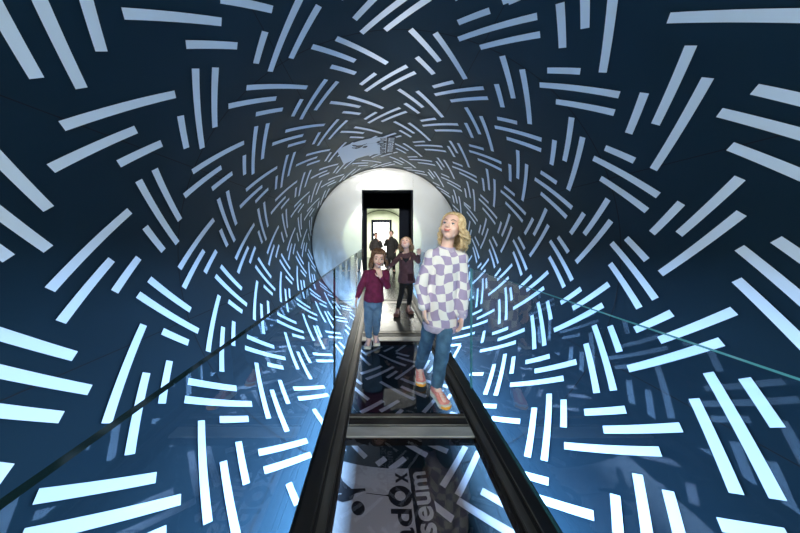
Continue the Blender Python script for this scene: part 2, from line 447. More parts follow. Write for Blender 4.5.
STRIPES = "-568,724,-641,918;-539,800,-626,1041;-512,909,-562,1036;-497,1018,-384,1306;-361,1218,-284,1399;-463,1271,-387,1463;-691,1033,-551,1390;-484,1390,-625,1751;-583,1487,-642,1634;-453,1472,-562,1753;-758,1040,-650,1304;-723,1286,-655,1464;-747,866,-820,1058;-815,877,-883,1068;-862,874,-894,954;-745,1411,-880,1753;-713,1483,-820,1757;-842,1502,-897,1640;-947,1069,-810,1398;-1001,1091,-908,1321;-971,1325,-909,1470;-691,1757,-551,2101;-757,1753,-650,2011;-720,2002,-653,2168;-946,1765,-809,2111;-998,1782,-904,2019;-970,2015,-908,2174;-987,1448,-1119,1802;-959,1529,-1059,1796;-1081,1543,-1133,1688;-1184,1125,-1052,1443;-1249,1136,-1145,1369;-1214,1365,-1148,1516;-975,857,-1061,1111;-1024,844,-1122,1122;-1076,831,-1138,1008;-1166,804,-1154,848;-1210,867,-1308,1160;-1238,802,-1365,1170;-1360,1004,-1377,1062;-221,1405,-358,1762;-188,1488,-294,1763;-319,1491,-376,1638;-62,1515,-113,1642;9,1518,-99,1761;61,1516,-37,1760;-166,1757,-28,2101;-232,1751,-125,2023;-199,2004,-129,2172;-432,1739,-289,2117;-498,1736,-387,2018;-463,1994,-391,2177;-224,2130,-360,2471;-191,2209,-298,2474;-321,2216,-378,2349;-64,2217,-117,2345;35,2131,-102,2460;65,2203,-40,2467;-169,2483,-36,2831;-237,2468,-130,2732;-203,2728,-134,2882;18,2472,126,2743;51,2720,118,2885;86,2472,217,2819;-431,2458,-290,2818;-229,2840,-362,3176;-194,2939,-301,3199;-323,2909,-376,3065;-498,2450,-388,2743;-463,2696,-394,2887;-488,2096,-626,2461;-456,2181,-562,2468;-584,2197,-641,2341;-690,2463,-556,2806;-755,2454,-653,2725;-722,2709,-653,2873;-489,2820,-623,3164;-459,2900,-561,3169;-587,2909,-641,3050;-432,3173,-321,3503;-500,3163,-397,3449;-463,3407,-397,3607;-496,3521,-621,3856;-465,3626,-560,3879;-587,3593,-635,3738;-690,3162,-557,3497;-754,3157,-655,3415;-718,3411,-656,3557;-688,3864,-568,4184;-749,3863,-652,4091;-714,4117,-651,4235;-743,2111,-879,2450;-840,2216,-895,2332;-712,2195,-819,2452;-745,2809,-878,3137;-838,2913,-891,3031;-712,2898,-816,3150;-944,2459,-810,2799;-995,2471,-904,2707;-968,2715,-906,2860;-986,2135,-1116,2471;-959,2221,-1055,2475;-1077,2225,-1130,2361;-985,2826,-1114,3152;-954,2912,-1053,3156;-1076,2910,-1127,3044;-1179,1803,-1049,2131;-1244,1816,-1142,2048;-1207,2053,-1144,2195;-1177,2479,-1047,2802;-1239,2496,-1139,2722;-1196,2749,-1142,2877;-1176,3157,-1045,3494;-1234,3190,-1133,3437;-1184,3441,-1142,3563;-983,3521,-1111,3840;-954,3603,-1046,3846;-1075,3597,-1126,3736;-941,3158,-808,3480;-995,3162,-904,3379;-966,3406,-906,3541;-742,3506,-864,3850;-713,3595,-812,3824;-1209,2935,-1298,3187;-1232,2843,-1353,3163;-1206,3621,-1296,3847;-1232,3552,-1354,3851;-1319,3592,-1369,3729;-1421,2509,-1292,2836;-1416,3178,-1291,3512;-1450,2730,-1386,2886;-1481,2497,-1383,2747;-1476,3160,-1375,3509;-1436,3385,-1388,3575;-1321,2919,-1370,3068;-1209,2258,-1301,2501;-1234,2158,-1360,2506;-1324,2255,-1374,2379;-1423,1832,-1294,2160;-1484,1831,-1385,2070;-1451,2062,-1388,2220;-1210,1560,-1304,1828;-1237,1481,-1363,1833;-1325,1576,-1379,1724;-1442,2245,-1538,2498;-1471,2174,-1560,2411;-1576,2050,-1530,2158;-1441,2912,-1521,3130;-1468,2830,-1539,3024;-1427,1168,-1296,1486;-1482,1187,-1388,1415;-1454,1396,-1391,1558;-1444,1582,-1544,1845;-1474,1510,-1565,1755;-1569,1430,-1536,1515;239,1379,223,1427;197,1512,140,1649;292,1430,156,1773;321,1509,217,1780;313,1318,378,1498;28,1757,128,2024;93,1765,223,2127;59,2018,124,2186;278,1768,378,2044;341,1778,471,2131;311,2021,373,2200;193,2212,136,2362;287,2130,152,2472;317,2210,214,2488;444,1533,390,1671;536,1455,403,1793;565,1533,465,1801;343,1242,383,1348;379,1177,476,1448;574,838,468,1106;526,1108,625,1381;586,1121,714,1477;558,1350,621,1524;689,888,632,1023;735,911,647,1141;795,932,707,1150;684,1559,632,1697;772,1489,646,1809;803,1568,703,1818;763,1148,858,1416;794,1386,855,1555;823,1164,945,1508;915,956,868,1071;969,972,883,1181;1036,943,939,1188;918,1589,867,1719;1003,1517,880,1829;1032,1595,936,1838;792,2042,853,2214;762,1809,856,2067;820,1818,944,2153;799,2236,700,2485;771,2153,643,2484;681,2236,628,2366;583,1804,713,2141;523,1787,624,2055;554,2031,619,2201;533,2142,402,2482;443,2228,386,2359;562,2217,462,2484;308,2719,370,2890;337,2476,469,2820;274,2478,382,2743;521,2476,618,2734;582,2484,710,2819;552,2720,616,2884;679,2922,627,3052;768,2828,640,3170;797,2916,699,3175;439,2919,382,3069;530,2833,401,3180;558,2914,457,3183;518,3172,616,3433;578,3166,704,3508;547,3412,609,3578;677,3614,622,3749;767,3512,638,3857;795,3597,695,3865;337,3190,463,3519;300,3251,368,3432;436,3637,383,3760;527,3538,399,3896;554,3605,452,3884;517,3884,614,4129;575,3863,700,4198;548,4120,602,4275;760,2474,856,2742;820,2488,943,2815;789,2713,851,2909;756,3159,859,3455;816,3172,941,3483;788,3414,843,3563;757,3846,852,4120;791,4105,839,4235;816,3855,934,4184;675,4305,626,4492;764,4199,636,4527;781,4303,691,4546;915,2246,864,2372;1003,2171,878,2485;1031,2244,937,2494;916,2918,864,3049;1002,2838,878,3168;1029,2913,933,3165;912,3594,863,3735;1001,3517,879,3855;1027,3589,934,3851;918,4243,862,4425;996,4191,875,4573;1025,4250,931,4522;1021,2729,1083,2895;992,2485,1084,2752;1052,2495,1174,2846;992,3154,1084,3427;1024,3417,1074,3527;1054,3170,1172,3496;988,3829,1059,4028;1023,4063,1054,4168;1022,2062,1084,2233;991,1830,1087,2091;1050,1841,1174,2182;1230,2854,1104,3171;1260,2919,1167,3193;1145,2939,1096,3066;1232,2188,1110,2512;1260,2260,1163,2518;1147,2268,1094,2396;1220,3169,1305,3391;1279,3153,1404,3512;1222,2509,1316,2754;1253,2739,1312,2903;1279,2509,1400,2831;1370,2928,1325,3064;1484,2260,1393,2514;1458,2186,1338,2514;1372,2271,1324,2401;1447,2500,1489,2612;1250,2080,1312,2245;1221,1854,1315,2106;1278,1863,1400,2185;1258,1617,1165,1859;1231,1545,1110,1858;1146,1623,1096,1745;1457,1548,1336,1869;1484,1619,1392,1870;1372,1630,1322,1759;1475,2085,1510,2165;1446,1855,1508,2010;1251,1439,1312,1603;1277,1224,1400,1547;1476,1444,1520,1557;1444,1224,1514,1402;1431,1129,1390,1236;1396,1076,1335,1234;1360,1021,1321,1126;1220,1213,1314,1464;1264,853,1309,972;1233,907,1111,1214;1146,979,1097,1103;1259,984,1164,1223;1024,1422,1084,1585;993,1184,1087,1445;1051,1203,1172,1536;1720,1877,1804,2074;1662,1877,1747,2066;1700,1636,1611,1875;1671,1564,1584,1802;1570,1411,1616,1551;1696,1443,1742,1570;-1649,1867,-1624,1982;-1711,1856,-1648,2006;-1776,1779,-1818,1870;-1741,1810,-1765,1868;-1705,3182,-1612,3530;-1683,3482,-1763,3770;1726,3190,1852,3519;1826,3613,1772,3767;-1667,2951,-1760,3196;-1692,2861,-1816,3190;1818,2940,1771,3083;1701,3423,1763,3569;-1676,2749,-1620,2889;-1709,2514,-1619,2727;-1646,2510,-1619,2585;1720,2525,1847,2852;1696,2752,1758,2918;1675,2535,1763,2765;-1684,2312,-1762,2524;-1751,2367,-1821,2528;1652,3030,1614,3197;1632,2356,1587,2464;-1468,3519,-1539,3713;-838,3602,-891,3720;1253,3428,1312,3592;-323,3598,-376,3754;-203,3417,-134,3571;308,3408,370,3579;1370,3617,1325,3753;51,3409,118,3574;1145,3628,1096,3755;-229,3529,-362,3865;1230,3543,1104,3860;-1441,3601,-1521,3819;1260,3608,1167,3882;-194,3628,-301,3888;-1667,3640,-1760,3885;1652,3719,1614,3886;-169,3172,-36,3520;1675,3224,1763,3454;86,3161,217,3508;18,3161,126,3432;-237,3157,-130,3421;1447,3189,1489,3301;-995,3851,-904,4068;1220,3858,1305,4080;-500,3852,-397,4138;-1234,3879,-1133,4126;-941,3847,-808,4169;-1176,3846,-1045,4183;1279,3842,1404,4201;1054,3859,1172,4185;-1476,3849,-1375,4198;-432,3862,-321,4192;300,3940,368,4121;-1416,3867,-1291,4201;1726,3879,1852,4208;337,3879,463,4208;-1705,3871,-1612,4219;317,2899,214,3177;65,2892,-40,3156;-966,4095,-906,4230;1701,4112,1763,4258;287,2819,152,3161;-1184,4130,-1142,4252;35,2820,-102,3149;-463,4096,-397,4296;193,2901,136,3051;-64,2906,-117,3034;-1683,4171,-1763,4459;-1319,4281,-1369,4418;-587,4282,-635,4427;-1075,4286,-1126,4425;-742,4195,-864,4539;-983,4210,-1111,4529;-496,4210,-621,4545;1826,4302,1772,4456;436,4326,383,4449;-1232,4241,-1354,4540;-713,4284,-812,4513;527,4227,399,4585;-954,4292,-1046,4535;-1206,4310,-1296,4536;554,4294,452,4573;-465,4315,-560,4568;988,4518,1059,4717;-749,4552,-652,4780;757,4535,852,4809;517,4573,614,4818;816,4544,934,4873;-688,4553,-568,4873;575,4552,700,4887;1700,2325,1611,2564;791,4794,839,4924;-714,4806,-651,4924;548,4809,602,4964;1696,2132,1742,2259;1570,2100,1616,2240;918,4932,862,5114;764,4888,642,5200;996,4880,894,5200;781,4992,704,5200;1818,2251,1771,2394;59,1329,124,1497;-199,1315,-129,1483;1720,1188,1804,1385;1662,1188,1747,1377;93,1076,223,1438;-1711,1167,-1648,1317;-166,1068,-28,1412;28,1068,128,1335;-232,1062,-125,1334;-1776,1090,-1818,1181;1700,947,1611,1186;-1444,893,-1544,1156;1671,875,1584,1113;321,820,217,1091;-1474,821,-1565,1066;-188,799,-294,1074;536,766,403,1104;444,844,390,982;292,741,156,1084;197,823,140,960;-319,802,-376,949;1696,754,1742,881;1024,733,1084,896;1476,755,1520,868;1570,722,1616,862;-1454,707,-1391,869;794,697,855,866;558,661,621,835;-971,636,-909,781;1309,620,1400,858;-714,620,-655,775;1090,620,1172,847;-448,620,-387,774;1256,620,1314,775;874,620,945,819;-1369,620,-1296,797;1038,620,1087,756;1478,620,1514,713;-1468,4208,-1539,4402;-838,4291,-891,4409;1253,4117,1312,4281;-323,4287,-376,4443;-203,4106,-134,4260;308,4097,370,4268;1370,4306,1325,4442;51,4098,118,4263;1145,4317,1096,4444;-229,4218,-362,4554;1230,4232,1104,4549;-1441,4290,-1521,4508;1260,4297,1167,4571;-194,4317,-301,4577;-1667,4329,-1760,4574;1652,4408,1614,4575;-169,3861,-36,4209;1675,3913,1763,4143;86,3850,217,4197;18,3850,126,4121;-237,3846,-130,4110;1447,3878,1489,3990;-995,4540,-904,4757;1220,4547,1305,4769;-500,4541,-397,4827;-1234,4568,-1133,4815;-941,4536,-808,4858;-1176,4535,-1045,4872;1279,4531,1404,4890;1054,4548,1172,4874;-1476,4538,-1375,4887;-432,4551,-321,4881;300,4629,368,4810;-1416,4556,-1291,4890;1726,4568,1852,4897;337,4568,463,4897;-1705,4560,-1612,4908;1484,3638,1393,3892;1458,3564,1338,3892;317,3588,214,3866;65,3581,-40,3845;1024,4795,1074,4905;-966,4784,-906,4919;1701,4801,1763,4947;287,3508,152,3850;-1184,4819,-1142,4941;35,3509,-102,3838;-463,4785,-397,4985;193,3590,136,3740;-64,3595,-117,3723;-1683,4860,-1763,5148;-1319,4970,-1369,5107;-587,4971,-635,5116;-1075,4975,-1126,5114;-742,4884,-854,5200;-983,4899,-1104,5200;-496,4899,-608,5200;1826,4991,1772,5145;-1576,3428,-1530,3536;436,5015,383,5138;-1232,4930,-1342,5200;-713,4973,-811,5200;527,4916,425,5200;1027,4967,944,5200;-954,4981,-1037,5200;-1206,4999,-1286,5200;554,4983,474,5200;-465,5004,-539,5200;1570,2789,1616,2929;1818,1562,1771,1705;65,825,-40,1089;-224,752,-360,1093;35,753,-102,1082;-64,839,-117,967;311,643,373,822;-1576,672,-1530,780;59,640,124,808;-199,626,-129,794;1772,620,1804,696;658,620,713,763;1716,620,1747,688;-1102,620,-1049,753;422,620,471,753;177,620,223,749;-854,620,-809,733;-1164,620,-1142,670;-1652,620,-1648,628;-593,620,-551,723;-69,620,-28,723;-334,620,-289,739;602,620,624,677;362,620,378,666;-913,620,-904,641;118,620,128,646;-135,620,-125,645;-655,620,-650,633;-394,620,-387,640;-1468,4897,-1539,5091;-838,4980,-891,5098;1253,4806,1312,4970;-323,4976,-376,5132;-203,4795,-134,4949;308,4786,370,4957;1370,4995,1325,5131;51,4787,118,4952;1145,5006,1096,5133;-229,4907,-345,5200;1230,4921,1119,5200;-1441,4979,-1521,5197;1260,4986,1187,5200;-194,5006,-274,5200;-1667,5018,-1736,5200;1652,5097,1629,5200;-169,4550,-36,4898;1675,4602,1763,4832;86,4539,217,4886;18,4539,126,4810;-237,4535,-130,4799;1447,4567,1489,4679;1484,4327,1393,4581;1458,4253,1338,4581;317,4277,214,4555;65,4270,-40,4534;287,4197,152,4539;35,4198,-102,4527;193,4279,136,4429;-64,4284,-117,4412;-1451,4129,-1388,4287;-1576,4117,-1530,4225;1476,3511,1520,3624;1570,3478,1616,3618;1818,873,1771,1016;-1683,1415,-1763,1703;1484,5016,1419,5200;1458,4942,1364,5200;317,4966,230,5200;65,4959,-31,5200;287,4886,163,5200;35,4887,-95,5200;193,4968,136,5118;-64,4973,-117,5101;-1451,4818,-1388,4976;-1576,4806,-1530,4914;1476,4200,1520,4313;1570,4167,1616,4307;1476,4889,1520,5002;1570,4856,1616,4996;667,4932,611,5114;1554,2495,1676,2846;1490,3829,1561,4028;1554,1203,1674,1536;1762,3608,1669,3882;1490,4518,1561,4717;1592,620,1674,847;1762,4297,1669,4571;1762,4986,1690,5200;-1584,1543,-1635,1688;-1578,831,-1640,1008;-1580,2225,-1632,2361;-1578,2910,-1629,3044;-1709,2053,-1646,2195;-1686,3441,-1644,3563;-1578,3597,-1628,3736;-1686,4130,-1644,4252;-1578,4286,-1628,4425;-1686,4819,-1644,4941;-1578,4975,-1628,5114;1551,2916,1452,3175;1509,3159,1612,3455;1782,2913,1686,3165;-1757,620,-1675,847;1638,2935,1549,3187;1641,3621,1551,3847;1641,4310,1551,4536;-1681,956,-1727,1071;-1678,1589,-1729,1719;1527,1787,1628,2055;-1604,3154,-1512,3427;-1607,3829,-1537,4028;-1607,4518,-1537,4717;1572,844,1474,1122;1362,3190,1463,3437;1362,3879,1463,4126;1629,4095,1690,4230;1362,4568,1463,4815;1629,4784,1690,4919"

bm = bmesh.new()
SEG, NL = 180, 24
rows = [[bm.verts.new(cyl(2 * pi * k / SEG, DY0 + (DY1 - DY0) * j / NL)) for k in range(SEG)] for j in range(NL + 1)]
rows_o = [[bm.verts.new(cyl(2 * pi * k / SEG, y, -0.045)) for k in range(SEG)] for y in (DY0, DY1)]
for j in range(NL):
    for k in range(SEG):
        bm.faces.new((rows[j][k], rows[j][(k + 1) % SEG], rows[j + 1][(k + 1) % SEG], rows[j + 1][k]))
for k in range(SEG):
    k2 = (k + 1) % SEG
    f = bm.faces.new((rows_o[0][k], rows_o[1][k], rows_o[1][k2], rows_o[0][k2])); f.material_index = 3
    f = bm.faces.new((rows[0][k], rows_o[0][k], rows_o[0][k2], rows[0][k2])); f.material_index = 3
    f = bm.faces.new((rows[-1][k], rows[-1][k2], rows_o[1][k2], rows_o[1][k])); f.material_index = 3
HW = 0.0215
def strip(t0, y0, t1, y1, hw, mi, off, n=6):
    a = Vector(((t1 - t0) * R, y1 - y0)); a.normalize()
    px, py = -a.y * hw / R, a.x * hw
    prev = None
    for k in range(n + 1):
        s = k / n
        t, y = t0 + (t1 - t0) * s, y0 + (y1 - y0) * s
        cur = []
        for q in (-1, 1):
            yy = min(max(y + py * q, DY0), DY1)
            cur.append(bm.verts.new(cyl(t + px * q, yy, off)))
        if prev:
            f = bm.faces.new((prev[0], prev[1], cur[1], cur[0])); f.material_index = mi
        prev = cur
for rec in STRIPES.split(';'):
    a0, q0, a1, q1 = [float(v) for v in rec.split(',')]
    strip(rad(a0 / 10), q0 / 1000, rad(a1 / 10), q1 / 1000, HW, 1, 0.004)
# panel joints of the drum
for y in (1.76, 2.95, 4.1):
    strip(-pi, y, pi, y, 0.003, 2, 0.0025, 120)
for d in (-150, -108, -68, -32, 22, 71, 118, 160):
    strip(rad(d), DY0, rad(d), DY1, 0.0022, 2, 0.0025, 12)
drum = obj('wall_tunnel', bm, [M['shell'], M['stripe'], M['seam'], M['outer']])
for p in drum.data.polygons: p.use_smooth = True
drum.data.materials[1].name = 'pale stripe tape'
own_origin(drum)
tag(drum, 'rotating dark navy tunnel drum covered in pale herringbone stripes', kind='structure')

# ------------------------------------------------------------------ end wall with the doorway
DW0, DW1, DH = -0.361, 0.742, 2.147
bm = bmesh.new()
G = 0.004
box(bm, -2.2, DW0 - G, 5.28, 5.36, -1.0, 3.0)
box(bm, DW1 + G, 2.6, 5.28, 5.36, -1.0, 3.0)
box(bm, DW0, DW1, 5.28, 5.36, DH, 3.0)
box(bm, DW0, DW1, 5.28, 5.36, -1.0, -0.06)
box(bm, -2.2, DW0 - 0.12, 5.362, 5.38, -1.0, 3.0, 1)
box(bm, DW1 + 0.12, 2.6, 5.362, 5.38, -1.0, 3.0, 1)
box(bm, DW0 - 0.12, DW1 + 0.12, 5.362, 5.38, DH + 0.05, 3.0, 1)
ew = own_origin(obj('wall_end', bm, [M['end_wall'], M['black']]))
tag(ew, 'glossy white end wall around the doorway', kind='structure')

bm = bmesh.new()
n = 160
ri = [[bm.verts.new(Vector((AX + r * sin(2 * pi * k / n), y, AZ + r * cos(2 * pi * k / n)))) for k in range(n)] for r, y in ((R + 0.02, 5.245), (R - 0.012, 5.245), (R - 0.012, 5.279), (R + 0.02, 5.279))]
for a in range(4):
    for k in range(n):
        bm.faces.new((ri[a][k], ri[a][(k + 1) % n], ri[(a + 1) % 4][(k + 1) % n], ri[(a + 1) % 4][k]))
tr = own_origin(obj('trim_1', bm, M['rim']))
tag(tr, 'thin dark ring between drum and end wall', kind='structure')

# the doorway lining: a deep black frame
def door_frame(name, y0, y1, x0, x1, h, t, label):
    bm = bmesh.new()
    box(bm, x0, x0 + t, y0, y1, 0, h)
    box(bm, x1 - t, x1, y0, y1, 0, h)
    box(bm, x0 + t, x1 - t, y0, y1, h - t, h)
    o = own_origin(obj(name, bm, M['black']))
    tag(o, label, kind='structure')
door_frame('door_1', 5.27, 5.50, DW0 + 0.001, DW1 - 0.001, DH - 0.001, 0.014, 'tall black door lining in the white end wall')

# vestibule behind the doorway, y 5.38 .. 8.4
for nm, a in (('wall_vestibule_left', (-0.95, -0.85, 5.51, 8.4, 0, 2.6)), ('wall_vestibule_right', (1.25, 1.35, 5.51, 8.4, 0, 2.6)), ('ceiling', (-0.95, 1.35, 5.51, 8.4, 2.6, 2.7))):
    o = own_origin(boxobj(nm, *a, M['dark_wall'])); tag(o, kind='structure')
bm = bmesh.new()
V0, V1, VH = -0.40, 0.70, 2.10
box(bm, -0.849, V0, 8.3, 8.4, 0, 2.599); box(bm, V1, 1.249, 8.3, 8.4, 0, 2.599); box(bm, V0, V1, 8.3, 8.4, VH, 2.599)
o = own_origin(obj('wall_vestibule_end', bm, M['black'])); tag(o, kind='structure')
for nm, a in (('wall_vestibule_front', None),):
    bm = bmesh.new()
    box(bm, -0.849, DW0 - 0.001, 5.385, 5.5, 0, 2.599); box(bm, DW1 + 0.001, 1.249, 5.385, 5.5, 0, 2.599); box(bm, DW0 - 0.001, DW1 + 0.001, 5.385, 5.5, DH + 0.001, 2.599)
    o = own_origin(obj(nm, bm, M['black'])); tag(o, kind='structure')
# second, pale tunnel y 8.4 .. 13.6
bm = bmesh.new()
n = 120
R2 = 1.6
rows = [[bm.verts.new(Vector((AX + r * sin(2 * pi * k / n), y, AZ + r * cos(2 * pi * k / n)))) for k in range(n)] for r, y in ((R2, 8.42), (R2, 13.6), (R2 + .05, 13.6), (R2 + .05, 8.42))]
for a in range(4):
    for k in range(n):
        bm.faces.new((rows[a][k], rows[a][(k + 1) % n], rows[(a + 1) % 4][(k + 1) % n], rows[(a + 1) % 4][k]))
o = own_origin(obj('wall_second_tunnel', bm, M['green_white'], None, True)); tag(o, 'pale lit round tunnel beyond the doorway', kind='structure')
bm = bmesh.new()
E0, E1, EH = -0.41, 0.72, 2.09
box(bm, -2.0, E0, 13.62, 13.72, -0.8, 2.9); box(bm, E1, 2.2, 13.62, 13.72, -0.8, 2.9); box(bm, E0, E1, 13.62, 13.72, EH, 2.9)
o = own_origin(obj('wall_second_end', bm, M['green_white'])); tag(o, kind='structure')
bm = bmesh.new()
rr_ = [[bm.verts.new(Vector((AX + r * sin(2 * pi * k / n), y, AZ + r * cos(2 * pi * k / n)))) for k in range(n)] for r, y in ((R2 + 0.02, 13.601), (R2 - 0.03, 13.601), (R2 - 0.03, 13.618), (R2 + 0.02, 13.618))]
for a in range(4):
    for k in range(n):
        bm.faces.new((rr_[a][k], rr_[a][(k + 1) % n], rr_[(a + 1) % 4][(k + 1) % n], rr_[(a + 1) % 4][k]))
o = own_origin(obj('trim_2', bm, M['rim'])); tag(o, kind='structure')
door_frame('door_2', 13.58, 13.9, E0 + 0.001, E1 - 0.001, EH - 0.001, 0.13, 'black door lining at the far end of the pale tunnel')
# bright hall behind
bm = bmesh.new()
box(bm, -1.8, 2.1, 16.4, 16.5, 0, 3.0); box(bm, -1.9, -1.8, 13.9, 16.5, 0, 3.0); box(bm, 2.1, 2.2, 13.9, 16.5, 0, 3.0)
o = own_origin(obj('wall_hall', bm, M['white'])); tag(o, kind='structure')
o = own_origin(boxobj('ceiling_hall', -1.8, 2.1, 13.9, 16.4, 2.9, 3.0, M['white'])); tag(o, kind='structure')
# floors
o = own_origin(boxobj('floor_passage', -0.85, 1.25, 5.29, 8.4, -0.05, -0.001, M['plate'])); tag(o, kind='structure')
o = own_origin(boxobj('floor_second_tunnel', -1.05, 1.35, 8.4, 13.6, -0.05, -0.001, M['plate'])); tag(o, kind='structure')
o = own_origin(boxobj('floor_hall', -1.8, 2.1, 13.6, 16.4, -0.05, -0.001, M['floor'])); tag(o, kind='structure')

# entrance room round the camera
o = own_origin(boxobj('floor_entrance', -2.2, 2.5, -3.0, 0.54, -0.08, -0.03, M['floor'])); tag(o, kind='structure')
o = own_origin(boxobj('ceiling_entrance', -2.2, 2.5, -3.0, 0.54, 2.8, 2.88, M['white'])); tag(o, kind='structure')
o = own_origin(boxobj('wall_entrance_left', -2.3, -2.2, -3.0, 0.54, -0.03, 2.8, M['entrance_wall'])); tag(o, kind='structure')
o = own_origin(boxobj('wall_entrance_right', 2.5, 2.6, -3.0, 0.54, -0.03, 2.8, M['entrance_wall'])); tag(o, kind='structure')
bm = bmesh.new()
box(bm, -2.2, -0.36, -3.1, -3.0, -0.03, 2.8); box(bm, 0.74, 2.5, -3.1, -3.0, -0.03, 2.8); box(bm, -0.36, 0.74, -3.1, -3.0, 2.1, 2.8)
box(bm, -0.36, 0.74, -3.14, -3.1, -0.03, 2.1, 1)
o = own_origin(obj('wall_back', bm, [M['entrance_wall'], M['black']])); tag(o, kind='structure')

# ------------------------------------------------------------------ the signs printed on the drum
def sign(name, mapf, label, vmax):
    """mapf(u, v) -> (theta, y): u runs along the writing, v from the last line's foot towards the figure"""
    root = empty(name, cyl(*mapf(0.36, 0.45), 0.0))
    def P(u, v, off, du=-0.025):
        t, y = mapf(u + du, v); return cyl(t, y, off)
    bm = bmesh.new()
    # white field and, beside it, the dark band that carries the second line
    def patch(u0, u1, v0, v1, mi, off, nn=14):
        prev = None
        for k in range(nn + 1):
            v = v0 + (v1 - v0) * k / nn
            c = [bm.verts.new(P(u, v, off, 0.0)) for u in (u0, u1)]
            if prev:
                f = bm.faces.new((prev[0], prev[1], c[1], c[0])); f.material_index = mi
            prev = c
    patch(0, 0.72, 0.118, vmax, 0, 0.0055)
    patch(0, 0.72, -0.02, 0.116, 1, 0.0052, 5)
    me = bpy.data.meshes.new('panel'); bm.to_mesh(me); bm.free()
    link('panel', me, [M['sign_white'], M['sign_black']], root)
    # lettering
    def text(s, u_end, v0, xh, width, m, nm):
        cu = bpy.data.curves.new('txt', 'FONT')
        cu.body = s; cu.size = 1.0; cu.offset = 0.022; cu.resolution_u = 4; cu.space_character = 1.02
        to = bpy.data.objects.new('txt', cu)
        COL.objects.link(to)
        dg = bpy.context.evaluated_depsgraph_get()
        me = bpy.data.meshes.new_from_object(to.evaluated_get(dg))
        bpy.data.objects.remove(to)
        xs = [v.co.x for v in me.vertices]
        x0, x1 = min(xs), max(xs)
        base = 0.0
        for v in me.vertices:
            u = u_end - width + (v.co.x - x0) / (x1 - x0) * width
            vv = v0 + (v.co.y - base) / 0.53 * xh
            v.co = P(u, vv, 0.0075)
        me.name = nm
        return link(nm, me, m, root)
    text('museum', 0.712, 0.004, 0.098, 0.60, M['sign_white'], 'lettering')
    text('parad', 0.478, 0.134, 0.095, 0.455, M['sign_black'], 'lettering')
    text('x', 0.712, 0.134, 0.095, 0.075, M['sign_black'], 'lettering')
    # the balloon that stands for the o
    bm = bmesh.new()
    def disc(bm, cu, cv, ru, rv, off, mi=0, nn=36, hole=0.0, rot=0.0):
        outer = [bm.verts.new(P(cu + ru * cos(2 * pi * k / nn), cv + rv * sin(2 * pi * k / nn), off)) for k in range(nn)]
        if hole:
            inner = [bm.verts.new(P(cu + ru * hole * cos(2 * pi * k / nn), cv + rv * hole * sin(2 * pi * k / nn), off)) for k in range(nn)]
            for k in range(nn):
                f = bm.faces.new((outer[k], outer[(k + 1) % nn], inner[(k + 1) % nn], inner[k])); f.material_index = mi
        else:
            f = bm.faces.new(outer); f.material_index = mi
    disc(bm, 0.555, 0.195, 0.066, 0.078, 0.0076, hole=0.45)
    disc(bm, 0.555, 0.195, 0.060, 0.070, 0.0074, hole=0.80)
    def poly(bm, pts, off, body=False):
        if body: pts = [(0.54 + (u - 0.54) * 1.35, 0.455 + (v - 0.455) * 0.78) for u, v in pts]
        bm.faces.new([bm.verts.new(P(u, v, off)) for u, v in pts])
    # tie and string
    poly(bm, [(0.548, 0.272), (0.562, 0.272), (0.557, 0.292), (0.553, 0.292)], 0.0076)
    poly(bm, [(0.552, 0.292), (0.5565, 0.292), (0.558, 0.42), (0.554, 0.42)], 0.0076)
    me = bpy.data.meshes.new('balloon'); bm.to_mesh(me); bm.free()
    link('balloon', me, M['sign_black'], root)
    # the floating figure that holds the string
    bm = bmesh.new()
    disc(bm, 0.462, 0.465, 0.040, 0.042, 0.0076)
    poly(bm, [(0.540, 0.505), (0.562, 0.415), (0.574, 0.418), (0.568, 0.470), (0.560, 0.535), (0.575, 0.585), (0.590, 0.625), (0.575, 0.655), (0.545, 0.640), (0.520, 0.600), (0.505, 0.545), (0.515, 0.515)], 0.0076, True)
    poly(bm, [(0.590, 0.622), (0.628, 0.665), (0.650, 0.708), (0.638, 0.722), (0.606, 0.700), (0.572, 0.652)], 0.0076, True)
    poly(bm, [(0.545, 0.640), (0.558, 0.690), (0.588, 0.728), (0.574, 0.738), (0.540, 0.710), (0.524, 0.660), (0.530, 0.615)], 0.0076, True)
    poly(bm, [(0.505, 0.545), (0.492, 0.600), (0.498, 0.655), (0.528, 0.690), (0.520, 0.640), (0.528, 0.600)], 0.0077, True)
    me = bpy.data.meshes.new('floating_figure'); bm.to_mesh(me); bm.free()
    link('floating_figure', me, M['sign_black'], root)
    tag(root, label, 'sign')
    return root

def floor_map(u, v):
    s = -0.185 + v
    return pi + s / R, 1.065 + u
def ceil_map(u, v):
    s = 0.09 - v
    return s / R, 4.36 - u
sign('museum_sign', floor_map, 'white sign with balloon figure and PARADOX MUSEUM lettering, seen through near glass floor', 0.78)
sign('museum_sign', ceil_map, 'white museum sign curved on tunnel ceiling above the doorway', 0.90)

